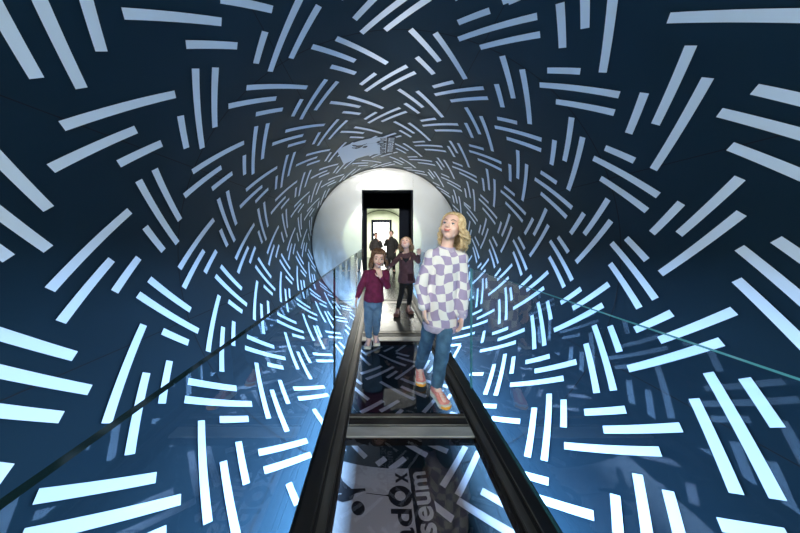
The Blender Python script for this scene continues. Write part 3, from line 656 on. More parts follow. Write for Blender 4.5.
# ------------------------------------------------------------------ footbridge
GL, GR = -0.3325, 0.694          # the two glass planes
bridge = empty('footbridge', (0.18, 0.545, -0.06))
tag(bridge, 'dark steel footbridge with smoked glass floor running through the tunnel', 'footbridge')
BY0, BY1 = 0.545, 5.27
for sx in (-1, 1):
    a = (-0.186, -0.330) if sx < 0 else (0.546, 0.692)
    x0, x1 = min(a), max(a)
    # flat ledge with the slim raised shoe, lying outside the walking floor
    bm = bmesh.new()
    box(bm, x0 - (0.014 if sx < 0 else 0), x1 + (0.014 if sx > 0 else 0), BY0, BY1, -0.055, -0.002)
    obj('side_beam', bm, M['black_steel'], bridge)
    xi = -0.240 if sx < 0 else 0.560
    boxobj('edge_channel', xi, xi + 0.040, BY0, BY1, -0.002, 0.016, M['steel'], bridge, 0.004)
    boxobj('edge_strip', (-0.262 if sx < 0 else 0.622), (-0.256 if sx < 0 else 0.628), BY0, BY1, -0.002, 0.008, M['steel'], bridge)
# floor panes between the channels
FX0, FX1 = -0.185, 0.545
panes = ((0.56, 1.375), (1.575, 2.655), )
for y0, y1 in panes:
    boxobj('glass_floor_panel', FX0, FX1, y0, y1, -0.022, -0.002, M['floor_glass'], bridge)
for y0, y1 in ((2.935, 4.17), (4.46, 5.27)):
    boxobj('floor_plate', FX0, FX1, y0, y1, -0.022, -0.002, M['plate'], bridge)
for y0, y1 in ((1.38, 1.57), (2.66, 2.93), (4.175, 4.455)):
    bm = bmesh.new()
    L_ = y1 - y0
    box(bm, FX0, FX1, y0, y1, -0.050, -0.012, 1)
    box(bm, FX0, FX1, y0, y0 + 0.40 * L_, -0.012, 0.001, 0, 0.003)
    box(bm, FX0, FX1, y0 + 0.47 * L_, y0 + 0.74 * L_, -0.012, -0.002, 1, 0.002)
    box(bm, FX0, FX1, y1 - 0.20 * L_, y1 - 0.03 * L_, -0.012, 0.0, 2, 0.002)
    cb = obj('cross_beam', bm, [M['beam'], M['black_steel'], M['steel']], bridge)

# ------------------------------------------------------------------ glass balustrade panes
def rail_pane(x, y0, y1, label, z0=-0.002):
    bm = bmesh.new()
    t = 0.007
    box(bm, x - t, x + t, y0, y1, z0, 0.895)
    bm.faces.ensure_lookup_table()
    bm.normal_update()
    for f in bm.faces:
        if abs(f.normal.x) < 0.5: f.material_index = 1
    # sealing gasket at foot
    o = own_origin(obj('glass_railing_pane', bm, [M['pane'], M['pane_edge'] if x < 0 else M['pane_edge_lit']]))
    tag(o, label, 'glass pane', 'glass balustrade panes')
    return o
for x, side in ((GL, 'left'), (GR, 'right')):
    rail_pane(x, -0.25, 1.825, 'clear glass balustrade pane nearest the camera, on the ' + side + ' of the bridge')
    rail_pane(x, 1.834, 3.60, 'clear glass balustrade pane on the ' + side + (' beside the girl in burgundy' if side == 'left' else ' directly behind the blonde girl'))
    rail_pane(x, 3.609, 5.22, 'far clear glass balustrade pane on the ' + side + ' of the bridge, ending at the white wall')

# ------------------------------------------------------------------ people
def rotm(yaw, pitch, roll=0):
    """head turn: yaw about z, pitch lifts the face, roll tilts sideways (degrees)"""
    return Matrix.Rotation(rad(yaw), 4, 'Z') @ Matrix.Rotation(rad(roll), 4, 'Y') @ Matrix.Rotation(rad(-pitch), 4, 'X')

def head_matrix(c, H, yaw, pitch, roll):
    return Matrix.Translation(Vector(c)) @ rotm(yaw, pitch, roll) @ Matrix.Scale(H, 4)

def add_head(bm, T):
    """a child's head in head units, face towards -y"""
    ball(bm, (0, 0.07, 0.12), (0.355, 0.42, 0.37), T, 28, 20)
    ball(bm, (0, -0.07, -0.08), (0.305, 0.315, 0.36), T, 28, 20)
    ball(bm, (0, -0.17, -0.36), (0.15, 0.14, 0.12), T)
    ball(bm, (0, -0.10, 0.13), (0.29, 0.275, 0.22), T)
    for s in (-1, 1):
        ball(bm, (s * 0.155, -0.235, -0.14), (0.12, 0.11, 0.12), T)
        ball(bm, (s * 0.325, 0.03, -0.05), (0.035, 0.065, 0.10), T)
        ball(bm, (s * 0.035, -0.425, -0.115), (0.035, 0.045, 0.032), T)
        ball(bm, (s * 0.13, -0.31, 0.105), (0.10, 0.06, 0.035), T)
    tube(bm, [T @ Vector(p) for p in ((0, -0.335, 0.07), (0, -0.395, -0.03), (0, -0.455, -0.10))], [r * T.to_scale().x for r in (0.035, 0.045, 0.05)], 10, 3)
    ball(bm, (0, -0.345, -0.235), (0.10, 0.06, 0.05), T)

def face_parts(root, T, smile=0.5, eyes=1.0, brow=None, open_mouth=0.0, squint=0.62):
    H = T.to_scale().x
    for s in (-1, 1):
        bm = bmesh.new()
        ball(bm, (s * 0.135, -0.322, 0.000), (0.052, 0.042, 0.026 * squint / 0.62), T, 16, 12)
        e = obj('eye', bm, M['eye_white'], root, True)
        bm = bmesh.new()
        ball(bm, (s * 0.135 + 0.004, -0.354, 0.002), (0.026, 0.014, 0.025), T, 12, 8)
        obj('iris', bm, M['iris'], e, True)
        bm = bmesh.new()
        tube(bm, [T @ Vector(p) for p in ((s * 0.07, -0.350, 0.012), (s * 0.135, -0.371, 0.028), (s * 0.205, -0.330, 0.008))], [H * r for r in (0.007, 0.012, 0.008)], 6, 3)
        obj('eyelash', bm, M['iris'], root, True)
        bm = bmesh.new()
        tube(bm, [T @ Vector(p) for p in ((s * 0.06, -0.375, 0.105), (s * 0.14, -0.372, 0.138), (s * 0.225, -0.318, 0.112))], [H * r for r in (0.010, 0.014, 0.007)], 6, 3)
        obj('eyebrow', bm, brow or M['brown_hair'], root, True)
    bm = bmesh.new()
    k = smile
    tube(bm, [T @ Vector(p) for p in ((-0.125, -0.335, -0.215 + 0.045 * k), (-0.06, -0.392, -0.228), (0, -0.408, -0.232), (0.06, -0.392, -0.228), (0.125, -0.335, -0.215 + 0.045 * k))], [H * r for r in (0.007, 0.014, 0.013, 0.014, 0.007)], 8, 3)
    tube(bm, [T @ Vector(p) for p in ((-0.10, -0.345, -0.225 + 0.02 * k), (-0.05, -0.392, -0.258 - 0.02 * open_mouth), (0.05, -0.392, -0.258 - 0.02 * open_mouth), (0.10, -0.345, -0.225 + 0.02 * k))], [H * r for r in (0.007, 0.016, 0.016, 0.007)], 8, 3)
    obj('lips', bm, M['lip'], root, True)

def add_hand(bm, wrist, direction, palm_n, L=0.125, side=1, curl=0.5, thumb_side=None):
    """palm and five bent fingers; direction points wrist to fingertips, palm_n out of the palm"""
    d = Vector(direction).normalized()
    nrm = Vector(palm_n); nrm = (nrm - d * nrm.dot(d)).normalized()
    s = d.cross(nrm).normalized() * side
    w = Vector(wrist)
    pl = L * 0.50
    tube(bm, [w - d * 0.01, w + d * pl * 0.35, w + d * pl * 0.95], [(L * .17, L * .12), (L * .24, L * .12), (L * .27, L * .10)], 12, 3, ref=s)
    for i, (o_, ln, r) in enumerate(((-0.215, 0.42, .062), (-0.072, 0.47, .064), (0.072, 0.43, .062), (0.215, 0.34, .054))):
        b0 = w + d * pl * 0.80 + s * (o_ * L)
        spread = s * (o_ * 0.35)
        dirv = (d + spread).normalized()
        p = [b0]
        ang = 0.0
        for seg_, c_ in ((0.40, 0.25), (0.34, 0.75), (0.26, 0.6)):
            ang += c_ * curl
            p.append(p[-1] + (dirv * cos(ang) + nrm * sin(ang)) * (ln * L * seg_ * 1.1))
        tube(bm, p, [L * r * 1.05, L * r, L * r * .95, L * r * .8], 8, 2)
    # thumb leaves the side of the palm near its base
    b0 = w + d * pl * 0.22 + s * (-0.20 * L)
    p = [b0, b0 + (d * 0.6 - s * 0.75 + nrm * 0.25).normalized() * L * 0.20, b0 + (d * 0.6 - s * 0.75 + nrm * 0.25).normalized() * L * 0.20 + (d * 0.85 - s * 0.3 + nrm * 0.4).normalized() * L * 0.22]
    tube(bm, p, [L * .085, L * .072, L * .055], 8, 3)

def add_limb(bm, pts, rad_, **k):
    tube(bm, pts, rad_, 14, 4, **k)

def sleeve(bm, a, b, c, ra, rb, rc, inner=None):
    """upper arm and forearm with round shoulder and elbow, or a bare arm"""
    if inner is not None:
        tube(bm, [Vector(inner), Vector(a).lerp(Vector(inner), .12)], [ra * .93, ra * .93], 14, 2)
    ball(bm, a, ra * 1.08)
    tube(bm, [a, a.lerp(b, .5), b], [ra, (ra + rb) * .5, rb], 14, 3)
    ball(bm, b, rb * 1.07)
    tube(bm, [b, b.lerp(c, .5), c], [rb, (rb + rc) * .5, rc], 14, 3)

def shoe(root, ankle, toe, L, w, m_up, m_sole, toe_cap=None, pitch=None, laces=True, sole_t=0.022):
    """ankle: ankle joint; toe: direction on the ground; the sole rests at z0 = ankle.z - 0.085"""
    A = Vector(ankle)
    d = Vector((toe[0], toe[1], 0)).normalized()
    s = Vector((-d.y, d.x, 0))
    tilt = pitch or 0.0
    Rt = Matrix.Rotation(rad(tilt), 3, s)
    up = Vector((0, 0, 1))
    def W(a, b, c):  # forward, side, up in shoe space from the heel ground point
        return A + Rt @ (d * (a - 0.28 * L) + s * b + up * (c - 0.085))
    t = sole_t
    bm = bmesh.new()
    fr = [(0.02, .62, .058), (0.12, .80, .072), (0.30, .78, .082), (0.48, .80, .070), (0.66, .98, .052), (0.82, .98, .042), (0.94, .74, .034), (0.995, .35, .026)]
    rings = []
    n = 16
    for f, wf, h in fr:
        ring = []
        for k in range(n):
            a = 2 * pi * k / n
            x, z = cos(a), sin(a)
            zz = t + (h - t) * (0.5 + 0.5 * z)
            ww = 0.5 * w * wf * (abs(x) ** 0.7) * (1 if x > 0 else -1) * (1.0 - 0.22 * max(0, z))
            ring.append(bm.verts.new(W(f * L, ww, zz)))
        rings.append(ring)
    for i in range(len(rings) - 1):
        for k in range(n): bm.faces.new((rings[i][k], rings[i][(k + 1) % n], rings[i + 1][(k + 1) % n], rings[i + 1][k]))
    bm.faces.new(rings[0][::-1]); bm.faces.new(rings[-1])
    # collar round the ankle
    tube(bm, [W(.26 * L, 0, .05), W(.25 * L, 0, .085), W(.25 * L, 0, .105)], [(w * .40, L * .20), (w * .36, L * .17), (w * .38, L * .175)], 16, 3, ref=s)
    up_o = obj('shoe', bm, m_up, root, True)
    bm = bmesh.new()
    prof = [(-.01, .50), (.03, .74), (.14, .90), (.32, .84), (.50, .86), (.68, 1.08), (.84, 1.06), (.96, .78), (1.02, .36)]
    top = []; bot = []
    loop = [(f, wf) for f, wf in prof] + [(f, -wf) for f, wf in prof[::-1]]
    for f, wf in loop:
        lift = 0.012 * max(0, (f - .75) / .27) ** 2
        top.append(bm.verts.new(W(f * L, .5 * w * wf, t + .006 + lift)))
        bot.append(bm.verts.new(W(f * L * .99, .47 * w * wf, lift)))
    nl = len(loop)
    for k in range(nl):
        bm.faces.new((bot[k], bot[(k + 1) % nl], top[(k + 1) % nl], top[k]))
    bm.faces.new(top); bm.faces.new(bot[::-1])
    obj('sole', bm, m_sole, up_o, False)
    if toe_cap:
        bm = bmesh.new()
        rings = []
        for f, wf in ((.92, 0.98), (.98, .72), (1.035, .34)):
            rings.append([bm.verts.new(W(f * L, q * .5 * w * wf, zz)) for q, zz in ((-1, .012), (-1, .026), (0, .030), (1, .026), (1, .012))])
        for i in range(2):
            for k in range(4): bm.faces.new((rings[i][k], rings[i][k + 1], rings[i + 1][k + 1], rings[i + 1][k]))
        bm.faces.new(rings[-1])
        bm.faces.new(rings[0][::-1])
        obj('toe_cap', bm, toe_cap, up_o, False)
    if laces:
        bm = bmesh.new()
        for k in range(5):
            f = .44 + .075 * k
            z = .082 - .030 * (k / 4.0) + .002
            zig = .5 * w * .34
            tube(bm, [W(f * L, -zig, z - .006), W((f + .03) * L, 0, z), W((f + (.04 if k % 2 else 0)) * L, zig, z - .006)], [.003] * 3, 6, 2)
        obj('lace', bm, M['lace'], up_o, True)
    return up_o

def scalp_point(az, el, grow=1.0):
    """a point on the skull (head units); az 0 = front, el = height angle"""
    return Vector((0.36 * sin(az) * cos(el), 0.07 - 0.42 * cos(az) * cos(el), 0.12 + 0.375 * sin(el))) * 1.0 + Vector((sin(az) * cos(el), -cos(az) * cos(el), sin(el))) * (grow - 1.0)

def hair_cap(bm, T, front=0.30, low=-0.28, thick=1.05, sides=0.62):
    """hair lying on the skull: a lumpy shell that leaves the face free"""
    nA, nE = 56, 22
    grid = []
    for j in range(nE + 1):
        row = []
        for i in range(nA):
            az = 2 * pi * i / nA
            a = abs((az + pi) % (2 * pi) - pi)          # 0 front .. pi back
            # lower limit of the shell in height angle
            f = min(1.0, max(0.0, (a - sides) / 0.75))
            lowest = rad(38) * (1 - f) + rad(-42) * f
            el = rad(90) + (lowest - rad(90)) * j / nE
            g = 1.035 + 0.012 * sin(az * 19 + j) + 0.010 * sin(az * 7 + 1)
            row.append(T @ scalp_point(az, el, g))
        grid.append(row)
    V = [[bm.verts.new(p) for p in row] for row in grid]
    IN = [[bm.verts.new(T @ (T.inverted() @ p * 0.93)) for p in row] for row in grid]
    for j in range(nE):
        for i in range(nA):
            i2 = (i + 1) % nA
            bm.faces.new((V[j][i], V[j][i2], V[j + 1][i2], V[j + 1][i]))
            bm.faces.new((IN[j][i2], IN[j][i], IN[j + 1][i], IN[j + 1][i2]))
    for i in range(nA):
        i2 = (i + 1) % nA
        bm.faces.new((V[nE][i], V[nE][i2], IN[nE][i2], IN[nE][i]))

def strands(bm, T, count, seed, length, curl, r, rnd_az=(0.75, 5.53), turns=4, drop_out=0.05, gather=0.0, up_el=75, world_down=True, nseg=16, fly=1.0):
    rn = random.Random(seed)
    H = T.to_scale().x
    c0 = T @ Vector((0, 0.07, 0))
    for k in range(count):
        az = rnd_az[0] + (rnd_az[1] - rnd_az[0]) * (k + rn.random()) / count
        el0 = rad(rn.uniform(25, up_el))
        pts = []
        # along the skull from the crown side down
        for q in range(6):
            el = el0 + (rad(-12) - el0) * q / 5
            pts.append(T @ scalp_point(az, el, 1.03 + 0.03 * rn.random()))
        out = (pts[-1] - c0); out.z = 0; out.normalize()
        ln = length * rn.uniform(0.75, 1.1)
        base = pts[-1]
        ph = rn.uniform(0, 2 * pi)
        tn = turns * rn.uniform(0.8, 1.2)
        for q in range(1, nseg + 1):
            f = q / nseg
            spread = out * (drop_out * sin(min(1.0, f * 1.3) * pi * 0.55) * fly)
            p = base + Vector((0, 0, -ln * f)) + spread
            a = ph + f * tn * 2 * pi
            amp = curl * min(1.0, f * 3)
            p += Vector((cos(a) * amp, sin(a) * amp, 0.3 * amp * sin(a * 2)))
            pts.append(p)
        rr = [r * 0.7] * 2 + [r] * (len(pts) - 5) + [r * .8, r * .5, r * .2]
        tube(bm, pts, rr, 5, 1, cap=False)

# ---------------------------------------------------------------- girl with blonde curls
bx, by = 0.47, 1.80
g1 = empty('girl', (bx, by, 0.0))
tag(g1, 'blonde curly-haired girl in lilac and cream checked sweatshirt walking nearest the camera', 'person')
T1 = head_matrix((0.532, 1.775, 1.205), 0.212, -36, 16, 8)
hipL, hipR = Vector((0.415, 1.835, 0.60)), Vector((0.508, 1.815, 0.60))
kneeL, kneeR = Vector((0.368, 1.865, 0.345)), Vector((0.452, 1.720, 0.350))
ankL, ankR = Vector((0.330, 1.960, 0.090)), Vector((0.408, 1.712, 0.090))
shL, shR = Vector((0.385, 1.81, 0.985)), Vector((0.612, 1.80, 0.975))
elL, elR = Vector((0.318, 1.80, 0.765)), Vector((0.618, 1.79, 0.755))
wrL, wrR = Vector((0.325, 1.745, 0.618)), Vector((0.588, 1.730, 0.560))
bm = bmesh.new()
add_head(bm, T1)
add_limb(bm, [(0.525, 1.805, 1.16), (0.508, 1.812, 1.07), (0.498, 1.815, 1.00)], [(.042, .045), (.044, .046), (.07, .055)])
add_limb(bm, [(0.498, 1.815, 1.00), (0.495, 1.81, 0.90), (0.475, 1.82, 0.76), (0.468, 1.825, 0.60)], [(.095, .055), (.095, .065), (.085, .06), (.095, .065)], ref=(1, 0, 0))
for a, b, c, h in ((shL, elL, wrL, hipL), (shR, elR, wrR, hipR)):
    sleeve(bm, a, b, c, .032, .025, .018, (0.498, 1.815, 0.985))
add_limb(bm, [hipL + Vector((.02, 0, .04)), hipL, kneeL, kneeL.lerp(ankL, .4), ankL], [.06, .062, .042, .042, .027])
add_limb(bm, [hipR + Vector((-.02, 0, .04)), hipR, kneeR, kneeR.lerp(ankR, .4), ankR], [.06, .062, .042, .042, .027])
for an, tw in ((ankL, (-0.05, -1)), (ankR, (0.25, -1))):
    t_ = Vector((tw[0], tw[1], 0)).normalized()
    add_limb(bm, [an, an + t_ * .04 + Vector((0, 0, -.04)), an + t_ * .10 + Vector((0, 0, -.055))], [.026, .024, .018])
add_hand(bm, wrL, (0.02, -0.12, -1), (1, 0.1, 0), 0.125, 1, 0.55)
add_hand(bm, wrR, (-0.12, -0.12, -1), (-1, 0.1, 0), 0.125, -1, 0.55)
baked('body', bm, M['skin'], g1, 0.0042, 3)
face_parts(g1, T1, smile=1.0)
# sweatshirt
bm = bmesh.new()
add_limb(bm, [(0.504, 1.815, 1.056), (0.500, 1.815, 1.008), (0.498, 1.81, 0.93), (0.485, 1.815, 0.80), (0.465, 1.82, 0.62), (0.460, 1.82, 0.475)], [(.060, .056), (.098, .070), (.103, .086), (.103, .092), (.116, .102), (.128, .108)], ref=(1, 0, 0), cap=False)
for a, b, c in ((shL, elL, wrL), (shR, elR, wrR)):
    sleeve(bm, a, b, c.lerp(b, .10), .052, .048, .038, (0.498, 1.815, 0.995))
def folds(amp, f1, f2, seed):
    def fn(co, no):
        q = co * f1 + Vector((seed, 0, 0))
        q.z *= f2
        return co + no * amp * noise.noise(q)
    return fn
baked('sweatshirt', bm, M['checks'], g1, 0.009, 8, folds(0.016, 12, 0.55, 3))
bm = bmesh.new()
add_limb(bm, [(0.460, 1.82, 0.487), (0.458, 1.82, 0.455), (0.457, 1.82, 0.438)], [(.133, .112), (.124, .105), (.117, .100)], ref=(1, 0, 0), cap=False)
obj('hem', bm, M['lilac_rib'], g1, True)
for b, c in ((elL, wrL), (elR, wrR)):
    bm = bmesh.new()
    add_limb(bm, [c.lerp(b, .22), c.lerp(b, .05), c + (c - b) * 0.03], [.040, .031, .028], cap=False)
    obj('cuff', bm, M['lilac_rib'], g1, True)
bm = bmesh.new()
add_limb(bm, [(0.505, 1.813, 1.028), (0.508, 1.810, 1.048), (0.509, 1.809, 1.057)], [(.074, .064), (.061, .056), (.056, .053)], ref=(1, 0, 0), cap=False)
obj('collar', bm, M['lilac_rib'], g1, True)
# jeans
bm = bmesh.new()
add_limb(bm, [(0.467, 1.825, 0.66), (0.467, 1.825, 0.56)], [(.108, .085), (.112, .088)], ref=(1, 0, 0))
add_limb(bm, [hipL, hipL.lerp(kneeL, .5), kneeL, kneeL.lerp(ankL, .45), ankL + Vector((0, 0, .012))], [.066, .060, .052, .048, .041])
add_limb(bm, [hipR, hipR.lerp(kneeR, .5), kneeR, kneeR.lerp(ankR, .45), ankR + Vector((0, 0, .012))], [.066, .060, .052, .048, .041])
baked('jeans', bm, M['denim'], g1, 0.006, 3, folds(0.007, 22, 0.8, 8))
shoe(g1, ankL, (-0.10, -1), 0.195, 0.078, M['pink_shoe'], M['sole_cream'], M['yellow'])
shoe(g1, ankR, (0.28, -1), 0.195, 0.078, M['pink_shoe'], M['sole_cream'], M['yellow'])
# curls
bm = bmesh.new()
hair_cap(bm, T1)
strands(bm, T1, 150, 5, 0.155, 0.008, 0.0042, (0.95, 3.9), 3.4, 0.014)
strands(bm, T1, 90, 7, 0.105, 0.009, 0.0042, (0.80, 3.6), 2.8, 0.030)
strands(bm, T1, 90, 9, 0.125, 0.008, 0.0040, (3.4, 4.75), 2.6, 0.010)
strands(bm, T1, 24, 12, 0.15, 0.012, 0.0042, (4.2, 4.9), 2.2, 0.016)
obj('hair', bm, M['blond'], g1, True)

# ---------------------------------------------------------------- small girl in burgundy
g2 = empty('girl', (-0.05, 2.55, 0.0))
tag(g2, 'smallest girl in burgundy top and blue jeans, one hand at her mouth', 'person')
T2 = head_matrix((0.000, 2.53, 0.912), 0.192, 4, -6, 3)
hipL, hipR = Vector((-0.105, 2.56, 0.44)), Vector((-0.015, 2.56, 0.44))
kneeL, kneeR = Vector((-0.108, 2.53, 0.25)), Vector((-0.020, 2.55, 0.25))
ankL, ankR = Vector((-0.103, 2.53, 0.090)), Vector((-0.030, 2.60, 0.090))
shL, shR = Vector((-0.125, 2.56, 0.745)), Vector((0.068, 2.56, 0.75))
elL, elR = Vector((-0.188, 2.55, 0.60)), Vector((0.085, 2.50, 0.635))
wrL, wrR = Vector((-0.222, 2.50, 0.505)), Vector((0.020, 2.42, 0.735))
bm = bmesh.new()
add_head(bm, T2)
add_limb(bm, [(-0.005, 2.555, 0.86), (-0.018, 2.56, 0.80), (-0.03, 2.56, 0.755)], [.036, .037, (.06, .045)])
add_limb(bm, [(-0.03, 2.56, 0.755), (-0.035, 2.56, 0.68), (-0.05, 2.56, 0.56), (-0.06, 2.56, 0.43)], [(.085, .05), (.08, .058), (.075, .06), (.08, .06)], ref=(1, 0, 0))
for a, b, c in ((shL, elL, wrL), (shR, elR, wrR)):
    sleeve(bm, a, b, c, .028, .022, .016, (-0.03, 2.56, 0.745))
for h, k_, a in ((hipL, kneeL, ankL), (hipR, kneeR, ankR)):
    add_limb(bm, [h, k_, k_.lerp(a, .4), a], [.05, .034, .034, .022])
    add_limb(bm, [a, a + Vector((0, -.03, -.035)), a + Vector((0, -.08, -.05))], [.022, .02, .015])
add_hand(bm, wrL, (-0.25, -0.35, -0.8), (0.8, 0, -0.4), 0.105, 1, 0.5)
add_hand(bm, wrR, (-0.22, 0.02, 0.75), (0, 1, 0.1), 0.105, -1, 0.45)
baked('body', bm, M['skin'], g2, 0.0042, 3)
face_parts(g2, T2, smile=0.2)
bm = bmesh.new()
add_limb(bm, [(-0.022, 2.56, 0.785), (-0.026, 2.56, 0.765), (-0.03, 2.56, 0.70), (-0.042, 2.56, 0.60), (-0.052, 2.56, 0.462)], [(.052, .048), (.088, .056), (.096, .072), (.096, .078), (.108, .088)], ref=(1, 0, 0), cap=False)
for a, b, c in ((shL, elL, wrL), (shR, elR, wrR)):
    sleeve(bm, a, b, c.lerp(b, .12), .040, .034, .026, (-0.03, 2.56, 0.75))
baked('long_sleeved_top', bm, M['burgundy'], g2, 0.006, 6, folds(0.009, 16, 0.6, 5))
bm = bmesh.new()
add_limb(bm, [(-0.058, 2.56, 0.50), (-0.06, 2.56, 0.42)], [(.09, .068), (.092, .070)], ref=(1, 0, 0))
for h, k_, a in ((hipL, kneeL, ankL), (hipR, kneeR, ankR)):
    add_limb(bm, [h, h.lerp(k_, .5), k_, k_.lerp(a, .5), a + Vector((0, 0, .02))], [.056, .050, .042, .040, .034])
baked('jeans', bm, M['denim_pale'], g2, 0.005, 3, folds(0.006, 26, 0.8, 2))
shoe(g2, ankL, (-0.15, -1), 0.155, 0.066, M['lilac_shoe'], M['sole_cream'])
shoe(g2, ankR, (0.12, -1), 0.155, 0.066, M['lilac_shoe'], M['sole_cream'])
bm = bmesh.new()
hair_cap(bm, T2, sides=0.45)
strands(bm, T2, 110, 3, 0.115, 0.004, 0.0052, (0.80, 5.48), 1.3, 0.022)
# fringe swept to one side
rn = random.Random(4)
for k in range(22):
    a = -0.75 + 1.5 * k / 21
    p0 = T2 @ scalp_point(-0.15 + a * 0.3, rad(68), 1.05)
    p1 = T2 @ scalp_point(a * 0.8, rad(42), 1.06)
    p2 = T2 @ scalp_point(a * 1.05, rad(22), 1.05 + .01 * rn.random())
    tube(bm, [p0, p1, p2], [.004, .0055, .002], 5, 3, cap=False)
obj('hair', bm, M['brown_hair'], g2, True)

# ---------------------------------------------------------------- third girl, further back
g3 = empty('girl', (0.38, 3.58, 0.0))
tag(g3, 'girl in mauve brown tunic and black leggings looking up, furthest of the three', 'person')
T3 = head_matrix((0.392, 3.53, 1.040), 0.195, -18, 34, -4)
hipL, hipR = Vector((0.365, 3.59, 0.50)), Vector((0.455, 3.60, 0.50))
kneeL, kneeR = Vector((0.325, 3.57, 0.28)), Vector((0.462, 3.61, 0.28))
ankL, ankR = Vector((0.275, 3.53, 0.088)), Vector((0.448, 3.66, 0.088))
shL, shR = Vector((0.318, 3.59, 0.855)), Vector((0.505, 3.60, 0.86))
elL, elR = Vector((0.225, 3.56, 0.760)), Vector((0.580, 3.57, 0.775))
wrL, wrR = Vector((0.150, 3.50, 0.690)), Vector((0.575, 3.50, 0.885))
bm = bmesh.new()
add_head(bm, T3)
add_limb(bm, [(0.400, 3.57, 0.985), (0.408, 3.59, 0.92), (0.412, 3.60, 0.87)], [.036, .038, (.06, .045)])
add_limb(bm, [(0.412, 3.60, 0.87), (0.412, 3.60, 0.78), (0.41, 3.60, 0.64), (0.41, 3.60, 0.50)], [(.085, .05), (.08, .06), (.075, .06), (.08, .065)], ref=(1, 0, 0))
for a, b, c in ((shL, elL, wrL), (shR, elR, wrR)):
    sleeve(bm, a, b, c, .028, .023, .017, (0.41, 3.60, 0.86))
for h, k_, a in ((hipL, kneeL, ankL), (hipR, kneeR, ankR)):
    add_limb(bm, [h, k_, k_.lerp(a, .4), a], [.052, .034, .034, .022])
    add_limb(bm, [a, a + Vector((0, -.03, -.035)), a + Vector((0, -.08, -.05))], [.022, .02, .015])
add_hand(bm, wrL, (-0.6, -0.5, -0.45), (0.2, -0.3, -0.9), 0.11, 1, 0.4)
add_hand(bm, wrR, (0.02, -0.15, 1.0), (0, -1, 0), 0.11, 1, 0.7)
baked('body', bm, M['skin'], g3, 0.0045, 3)
face_parts(g3, T3, smile=0.6, open_mouth=1.0)
bm = bmesh.new()
add_limb(bm, [(0.410, 3.595, 0.905), (0.412, 3.60, 0.875), (0.412, 3.60, 0.80), (0.412, 3.60, 0.68), (0.415, 3.60, 0.46)], [(.055, .05), (.085, .058), (.098, .076), (.104, .084), (.128, .100)], ref=(1, 0, 0), cap=False)
for a, b, c in ((shL, elL, wrL), (shR, elR, wrR)):
    sleeve(bm, a, b, c.lerp(b, .15), .040, .034, .027, (0.41, 3.60, 0.86))
tunic = baked('tunic', bm, M['mauve'], g3, 0.007, 6, folds(0.009, 14, 0.6, 1))
bm = bmesh.new()
add_limb(bm, [(0.41, 3.60, 0.54), (0.41, 3.60, 0.48)], [(.088, .07), (.09, .07)], ref=(1, 0, 0))
for h, k_, a in ((hipL, kneeL, ankL), (hipR, kneeR, ankR)):
    add_limb(bm, [h, h.lerp(k_, .5), k_, k_.lerp(a, .5), a + Vector((0, 0, .02))], [.056, .046, .037, .037, .027])
baked('leggings', bm, M['leggings'], g3, 0.005, 3)
shoe(g3, ankL, (-0.35, -1), 0.18, 0.072, M['brown_shoe'], M['brown_shoe'])
shoe(g3, ankR, (0.35, -1), 0.18, 0.072, M['brown_shoe'], M['brown_shoe'])
bm = bmesh.new()
hair_cap(bm, T3)
strands(bm, T3, 120, 8, 0.09, 0.007, 0.0042, (1.0, 5.28), 2.0, 0.03)
obj('hair', bm, M['sandy_hair'], g3, True)

# prints and the pocket lie on the cloth of the tunic
def decal(name, target, parent, polys, m, off=0.003):
    dg = bpy.context.evaluated_depsgraph_get()
    bvh = BVHTree.FromObject(target, dg)
    inv = target.matrix_world.inverted()
    bm = bmesh.new()
    for pts in polys:
        cx = sum(p[0] for p in pts) / len(pts); cz = sum(p[1] for p in pts) / len(pts)
        def hit(x, z):
            h = bvh.ray_cast(inv @ Vector((x, 2.0 if False else parent.location.y - 0.6, z)), Vector((0, 1, 0)))
            return (target.matrix_world @ h[0] + Vector((0, -off, 0))) if h[0] else None
        rings = []
        n_ = len(pts)
        fine = []
        for i in range(n_):
            for k in range(4):
                fine.append((pts[i][0] + (pts[(i + 1) % n_][0] - pts[i][0]) * k / 4, pts[i][1] + (pts[(i + 1) % n_][1] - pts[i][1]) * k / 4))
        ok = True
        for s_ in (1.0, 0.66, 0.33):
            row = []
            for x, z in fine:
                q = hit(cx + (x - cx) * s_, cz + (z - cz) * s_)
                if q is None: ok = False; break
                row.append(q)
            if not ok: break
            rings.append([bm.verts.new(q) for q in row])
        if not ok: continue
        c = bm.verts.new(hit(cx, cz))
        N_ = len(fine)
        for a in range(2):
            for k in range(N_): bm.faces.new((rings[a][k], rings[a][(k + 1) % N_], rings[a + 1][(k + 1) % N_], rings[a + 1][k]))
        for k in range(N_): bm.faces.new((rings[2][k], rings[2][(k + 1) % N_], c))
    bpy.context.view_layer.update()
    return obj(name, bm, m, parent)
bpy.context.view_layer.update()
cx, cz = 0.392, 0.80
decal('printed_motif', tunic, g3, [[(cx - .045, cz + .035), (cx - .018, cz + .018), (cx, cz + .022), (cx + .018, cz + .018), (cx + .045, cz + .035), (cx + .034, cz - .008), (cx + .012, cz - .030), (cx, cz - .045), (cx - .012, cz - .030), (cx - .034, cz - .008)]], M['leggings'])
for s in (-1, 1):
    decal('printed_trim', tunic, g3, [[(cx + s * .050, cz + .02), (cx + s * .075, cz + .045), (cx + s * .068, cz + .005), (cx + s * .052, cz - .005)]], M['tan'])
decal('pocket', tunic, g3, [[(0.415, 0.60), (0.50, 0.60), (0.497, 0.50), (0.418, 0.50)]], M['maroon'])

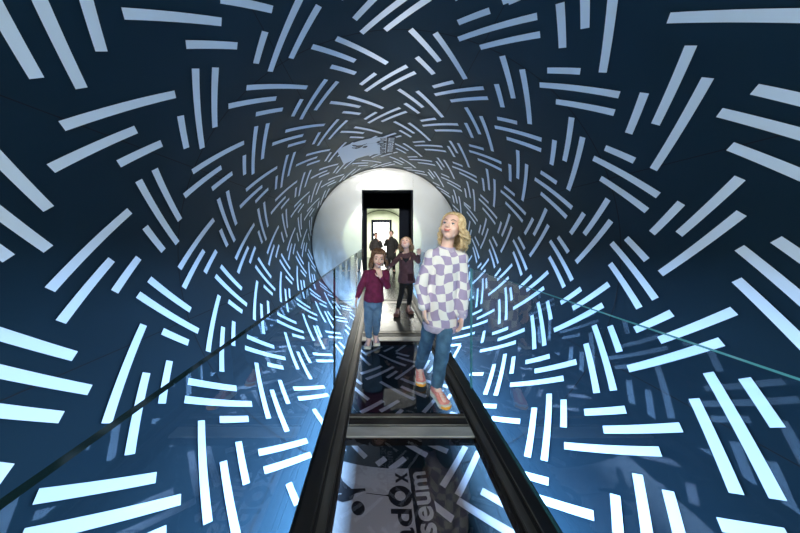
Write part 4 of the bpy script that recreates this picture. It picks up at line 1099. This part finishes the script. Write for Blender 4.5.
# ---------------------------------------------------------------- two grown-ups far behind, in the pale tunnel
def adult(x, y, h, coat, hair_m, label, turn):
    r = empty('person', (x, y, 0))
    tag(r, label, 'person')
    s = h / 1.36
    H = 0.20 * s
    T = head_matrix((x, y - .02, h - .10 * s), H, turn, -8, 0)
    V = lambda a, b, c: Vector((x + a * s, y + b * s, c * s))
    bm = bmesh.new()
    add_head(bm, T)
    add_limb(bm, [V(0, 0, 1.20), V(0, 0, 1.12), V(0, 0, 1.07)], [.04, .045, (.07, .05)])
    add_limb(bm, [V(0, 0, 1.07), V(0, 0, .95), V(0, 0, .75), V(0, 0, .62)], [(.12, .07), (.13, .08), (.11, .08), (.12, .09)], ref=(1, 0, 0))
    for q in (-1, 1):
        add_limb(bm, [V(q * .10, 0, 1.05), V(q * .19, -.02, .88), V(q * (.09 if q * turn > 0 else .16), -.18, (1.08 if q * turn > 0 else .72))], [.035, .03, .022])
        add_limb(bm, [V(q * .07, 0, .64), V(q * .08, -.02, .36), V(q * .09, 0, .08)], [.07, .048, .033])
        add_limb(bm, [V(q * .09, 0, .06), V(q * .10, -.13, .03)], [.032, .025])
        add_hand(bm, V(q * (.09 if q * turn > 0 else .16), -.18, (1.08 if q * turn > 0 else .72)), (-q * .4, -.2, (.8 if q * turn > 0 else -.8)), (-q, 0, 0), .13 * s, q, .6)
    baked('body', bm, M['skin'], r, 0.008, 3)
    bm = bmesh.new()
    add_limb(bm, [V(0, 0, 1.13), V(0, 0, 1.08), V(0, 0, .95), V(0, 0, .75), V(0, 0, .52)], [(.07, .06), (.13, .085), (.155, .10), (.15, .11), (.17, .12)], ref=(1, 0, 0))
    for q in (-1, 1):
        add_limb(bm, [V(q * .08, 0, 1.06), V(q * .14, 0, 1.02), V(q * .20, -.02, .88), V(q * (.10 if q * turn > 0 else .165), -.16, (1.05 if q * turn > 0 else .76))], [.05, .055, .05, .035])
    baked('coat', bm, coat, r, 0.01, 4, folds(0.012, 10, .7, 3))
    bm = bmesh.new()
    for q in (-1, 1):
        add_limb(bm, [V(q * .07, 0, .60), V(q * .08, -.02, .36), V(q * .09, 0, .07)], [.085, .065, .05])
    baked('trousers', bm, M['leggings'], r, 0.01, 3)
    for q in (-1, 1):
        shoe(r, V(q * .09, 0, .085 / s), (q * .1, -1), .22, .08, M['coat_b'], M['leggings'], laces=False)
    bm = bmesh.new()
    hair_cap(bm, T, sides=.5)
    obj('hair', bm, hair_m, r, True)
    return r
adult(-0.09, 8.05, 1.27, M['coat_a'], M['dark_hair'], 'person in dark grey coat far behind in the doorway, left of the pair', 6)
adult(0.40, 7.9, 1.34, M['coat_b'], M['dark_hair'], 'taller person in black coat far behind in the doorway, right of the pair', -8)
